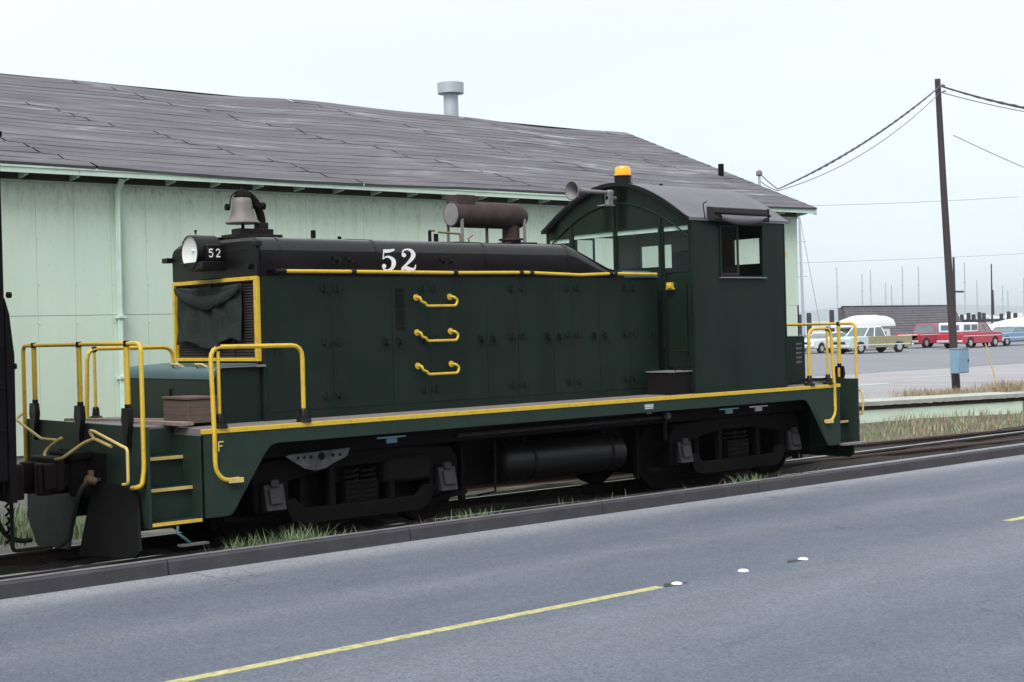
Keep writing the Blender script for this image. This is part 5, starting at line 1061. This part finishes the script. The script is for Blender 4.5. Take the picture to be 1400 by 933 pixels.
for k, ((x, y, z), pl_) in enumerate(zip(MASTS, PL)):
    dk_ = k in (9, 10); sb = thing('sailboat', (x, y, -.7), 'moored sailboat with a bare mast, ' + pl_, 'sailboat', 'sailboats moored in the marina')
    hl_ = B(); L_ = 4.2
    hl_.loft([[(x + L_ * f, y + w_ * s_, zz) for s_, zz in ((-1, 1.0), (-.8, .3), (0, -.6), (.8, .3), (1, 1.0))] for f, w_ in ((-1, .1), (-.5, .9), (0, 1.3), (.6, 1.2), (1, .8))], smooth=True).build('hull', BOATW, sb)
    B().box(x - .4, x + 2.2, y - .7, y + .7, 1.0, 1.4).build('cabin', BOATW, sb, .05)
    B().cyl((x, y, .9), (x + (.1 if k % 2 else -.05), y, z), .13 if dk_ else .085, .07, seg=8).build('mast', PILEM if dk_ else MASTM, sb)
    B().cyl((x, y - .35, z * .72), (x, y + .35, z * .72), .02, seg=5).build('spreader', MASTM, sb)
big = thing('sailboat', (122, 86.3, -.7), 'nearest sailboat with a tall mast and two spreaders right of the warehouse', 'sailboat')
B().cyl((122.1, 86.3, 0), (121.93, 86.5, 14.3), .17, .12, seg=8).build('mast', MASTM, big)
for z in (7.2, 11.0): B().cyl((121.5, 87.1, z), (122.4, 85.9, z), .04, seg=6).build('spreader', MASTM, big)
B().tube([(121.95, 86.5, 14.2), (123.2, 84.9, 1.5)], .03, 5).build('stay', GREYM, big)
PILES = [(113.66, 80.33, 3.04), (114.42, 79.68, 3.17), (116.18, 78.15, 3.41), (157.3, 88.8, 2.68), (157.94, 88.25, 2.85), (158.42, 87.83, 2.65), (154.5, 84.61, 2.89), (163.9, 89.7, 2.81), (165.61, 88.21, 2.66), (157.22, 82.26, 2.89), (162.4, 84.38, 2.7)]
QL = ['left one of the two beside the warehouse corner', 'right one of the two beside the warehouse corner', 'thick one left of the white boat hull', 'first right of the utility pole', 'second right of the utility pole', 'third right of the utility pole', 'thickest left of the dark mast', 'beside the base of the dark mast', 'thin one above the blue sedan hood', 'thickest one above the blue sedan', 'rightmost in the row']
for (x, y, z), q_ in zip(PILES, QL):
    tag(B().lathe((x, y, 0), [(.28, -.7), (.25, z - .15), (.22, z - .02), (.05, z)], seg=10).build('piling', PILEM), 'dark mooring piling, ' + q_, 'piling', 'mooring pilings along the marina')
pr_ = thing('pier', (159, 87, -.7), 'dark low pier running behind the parked red truck with canopy', 'pier')
dv = (Vector((163.22, 83.66, 0)) - Vector((155.96, 89.96, 0))).normalized(); nv = Vector((-dv.y, dv.x, 0)); q0 = Vector((154.2, 91.5, 0))
def P4(s_, t_, z): q = q0 + dv * s_ + nv * t_; return (q.x, q.y, z)
B().loft([[P4(0, 0, 1.65), P4(9.5, 0, 1.65), P4(9.5, 2.5, 1.65), P4(0, 2.5, 1.65)], [P4(0, 0, 2.0), P4(9.5, 0, 2.0), P4(9.5, 2.5, 2.0), P4(0, 2.5, 2.0)]], smooth=False).build('deck', PILEM, pr_)
for s_ in (.5, 2.5, 4.5, 6.5, 8.8): B().cyl(P4(s_, .3, -.7), P4(s_, .3, 1.65), .18, seg=8).build('post', PILEM, pr_)
sp2 = thing('utility_pole', (99.2, 53.2, .1), 'far thin dark pole with a short crossarm just right of the big utility pole', 'utility pole')
B().cyl((99.2, 53.2, .1), (99.2, 53.2, 7.25), .13, .09, seg=8).build('pole', PILEM, sp2); B().box(99.1, 100.3, 53.0, 53.1, 4.35, 4.5).build('crossarm', PILEM, sp2)
for k, (x, y, z, l_) in enumerate(((165.95, 94.53, 2.5, 6), (168.6, 92.2, 2.4, 7), (171.5, 89.8, 2.6, 5))):
    mb_ = thing('motorboat', (x, y, -.7), ['white motorboat moored behind the pier, left of three', 'white motorboat moored behind the pier, middle of three', 'white motorboat moored behind the pier, right of three'][k], 'motorboat', 'motorboats at the pier')
    B().loft([[(x + dv.x * l_ / 2 * f, y + dv.y * l_ / 2 * f + w_ * s_, zz) for s_, zz in ((-1, z - .3), (-.7, .3), (0, -.4), (.7, .3), (1, z - .3))] for f, w_ in ((-1, .3), (-.4, 1.3), (.5, 1.4), (1, 1.1))]).build('hull', BOATW, mb_); B().box(x - .9, x + .9, y - .8, y + .8, z - .35, z + .1).build('cabin', BOATW, mb_, .05)

for o in bpy.data.objects:
    if '_w' in o: del o['_w']
for m in bpy.data.meshes: m.validate()

# ------------------------------------------------------------------ unseen building added so the loco paint reflects less open sky
ob = thing('sky_blocking_building', (10, -44, 0), 'plain low dark brick building added unseen behind the viewer to cut sky reflections', 'building')
DBR = mat('dark_brick', (.10, .06, .05), .85, var=.25, scale=4)
box('wall', DBR, ob, -60, 80, -56, -40, -.1, 8); box('parapet', SOFF, ob, -60.2, 80.2, -56.2, -39.8, 8, 8.5)
for i in range(22): wo = box('window', TYRE, ob, -56 + i * 6, -53 + i * 6, -40, -39.93, 1.2, 3.6); box('pane', CARGLASS, wo, -55.8 + i * 6, -53.2 + i * 6, -39.92, -39.9, 1.4, 3.4)
# ------------------------------------------------------------------ sea haze
hz = B().box(-3500, 22500, -3500, 11500, -2.2, 190).build('haze', bpy.data.materials.new('haze_air')); hz['kind'] = 'stuff'
hm = hz.data.materials[0]; hm.use_nodes = True; hm.node_tree.nodes.clear()
ho_ = hm.node_tree.nodes.new('ShaderNodeOutputMaterial'); hv = hm.node_tree.nodes.new('ShaderNodeVolumePrincipled'); hm.node_tree.links.new(hv.outputs[0], ho_.inputs['Volume'])
hv.inputs['Color'].default_value = (.86, .93, 1, 1); hv.inputs['Density'].default_value = .00012
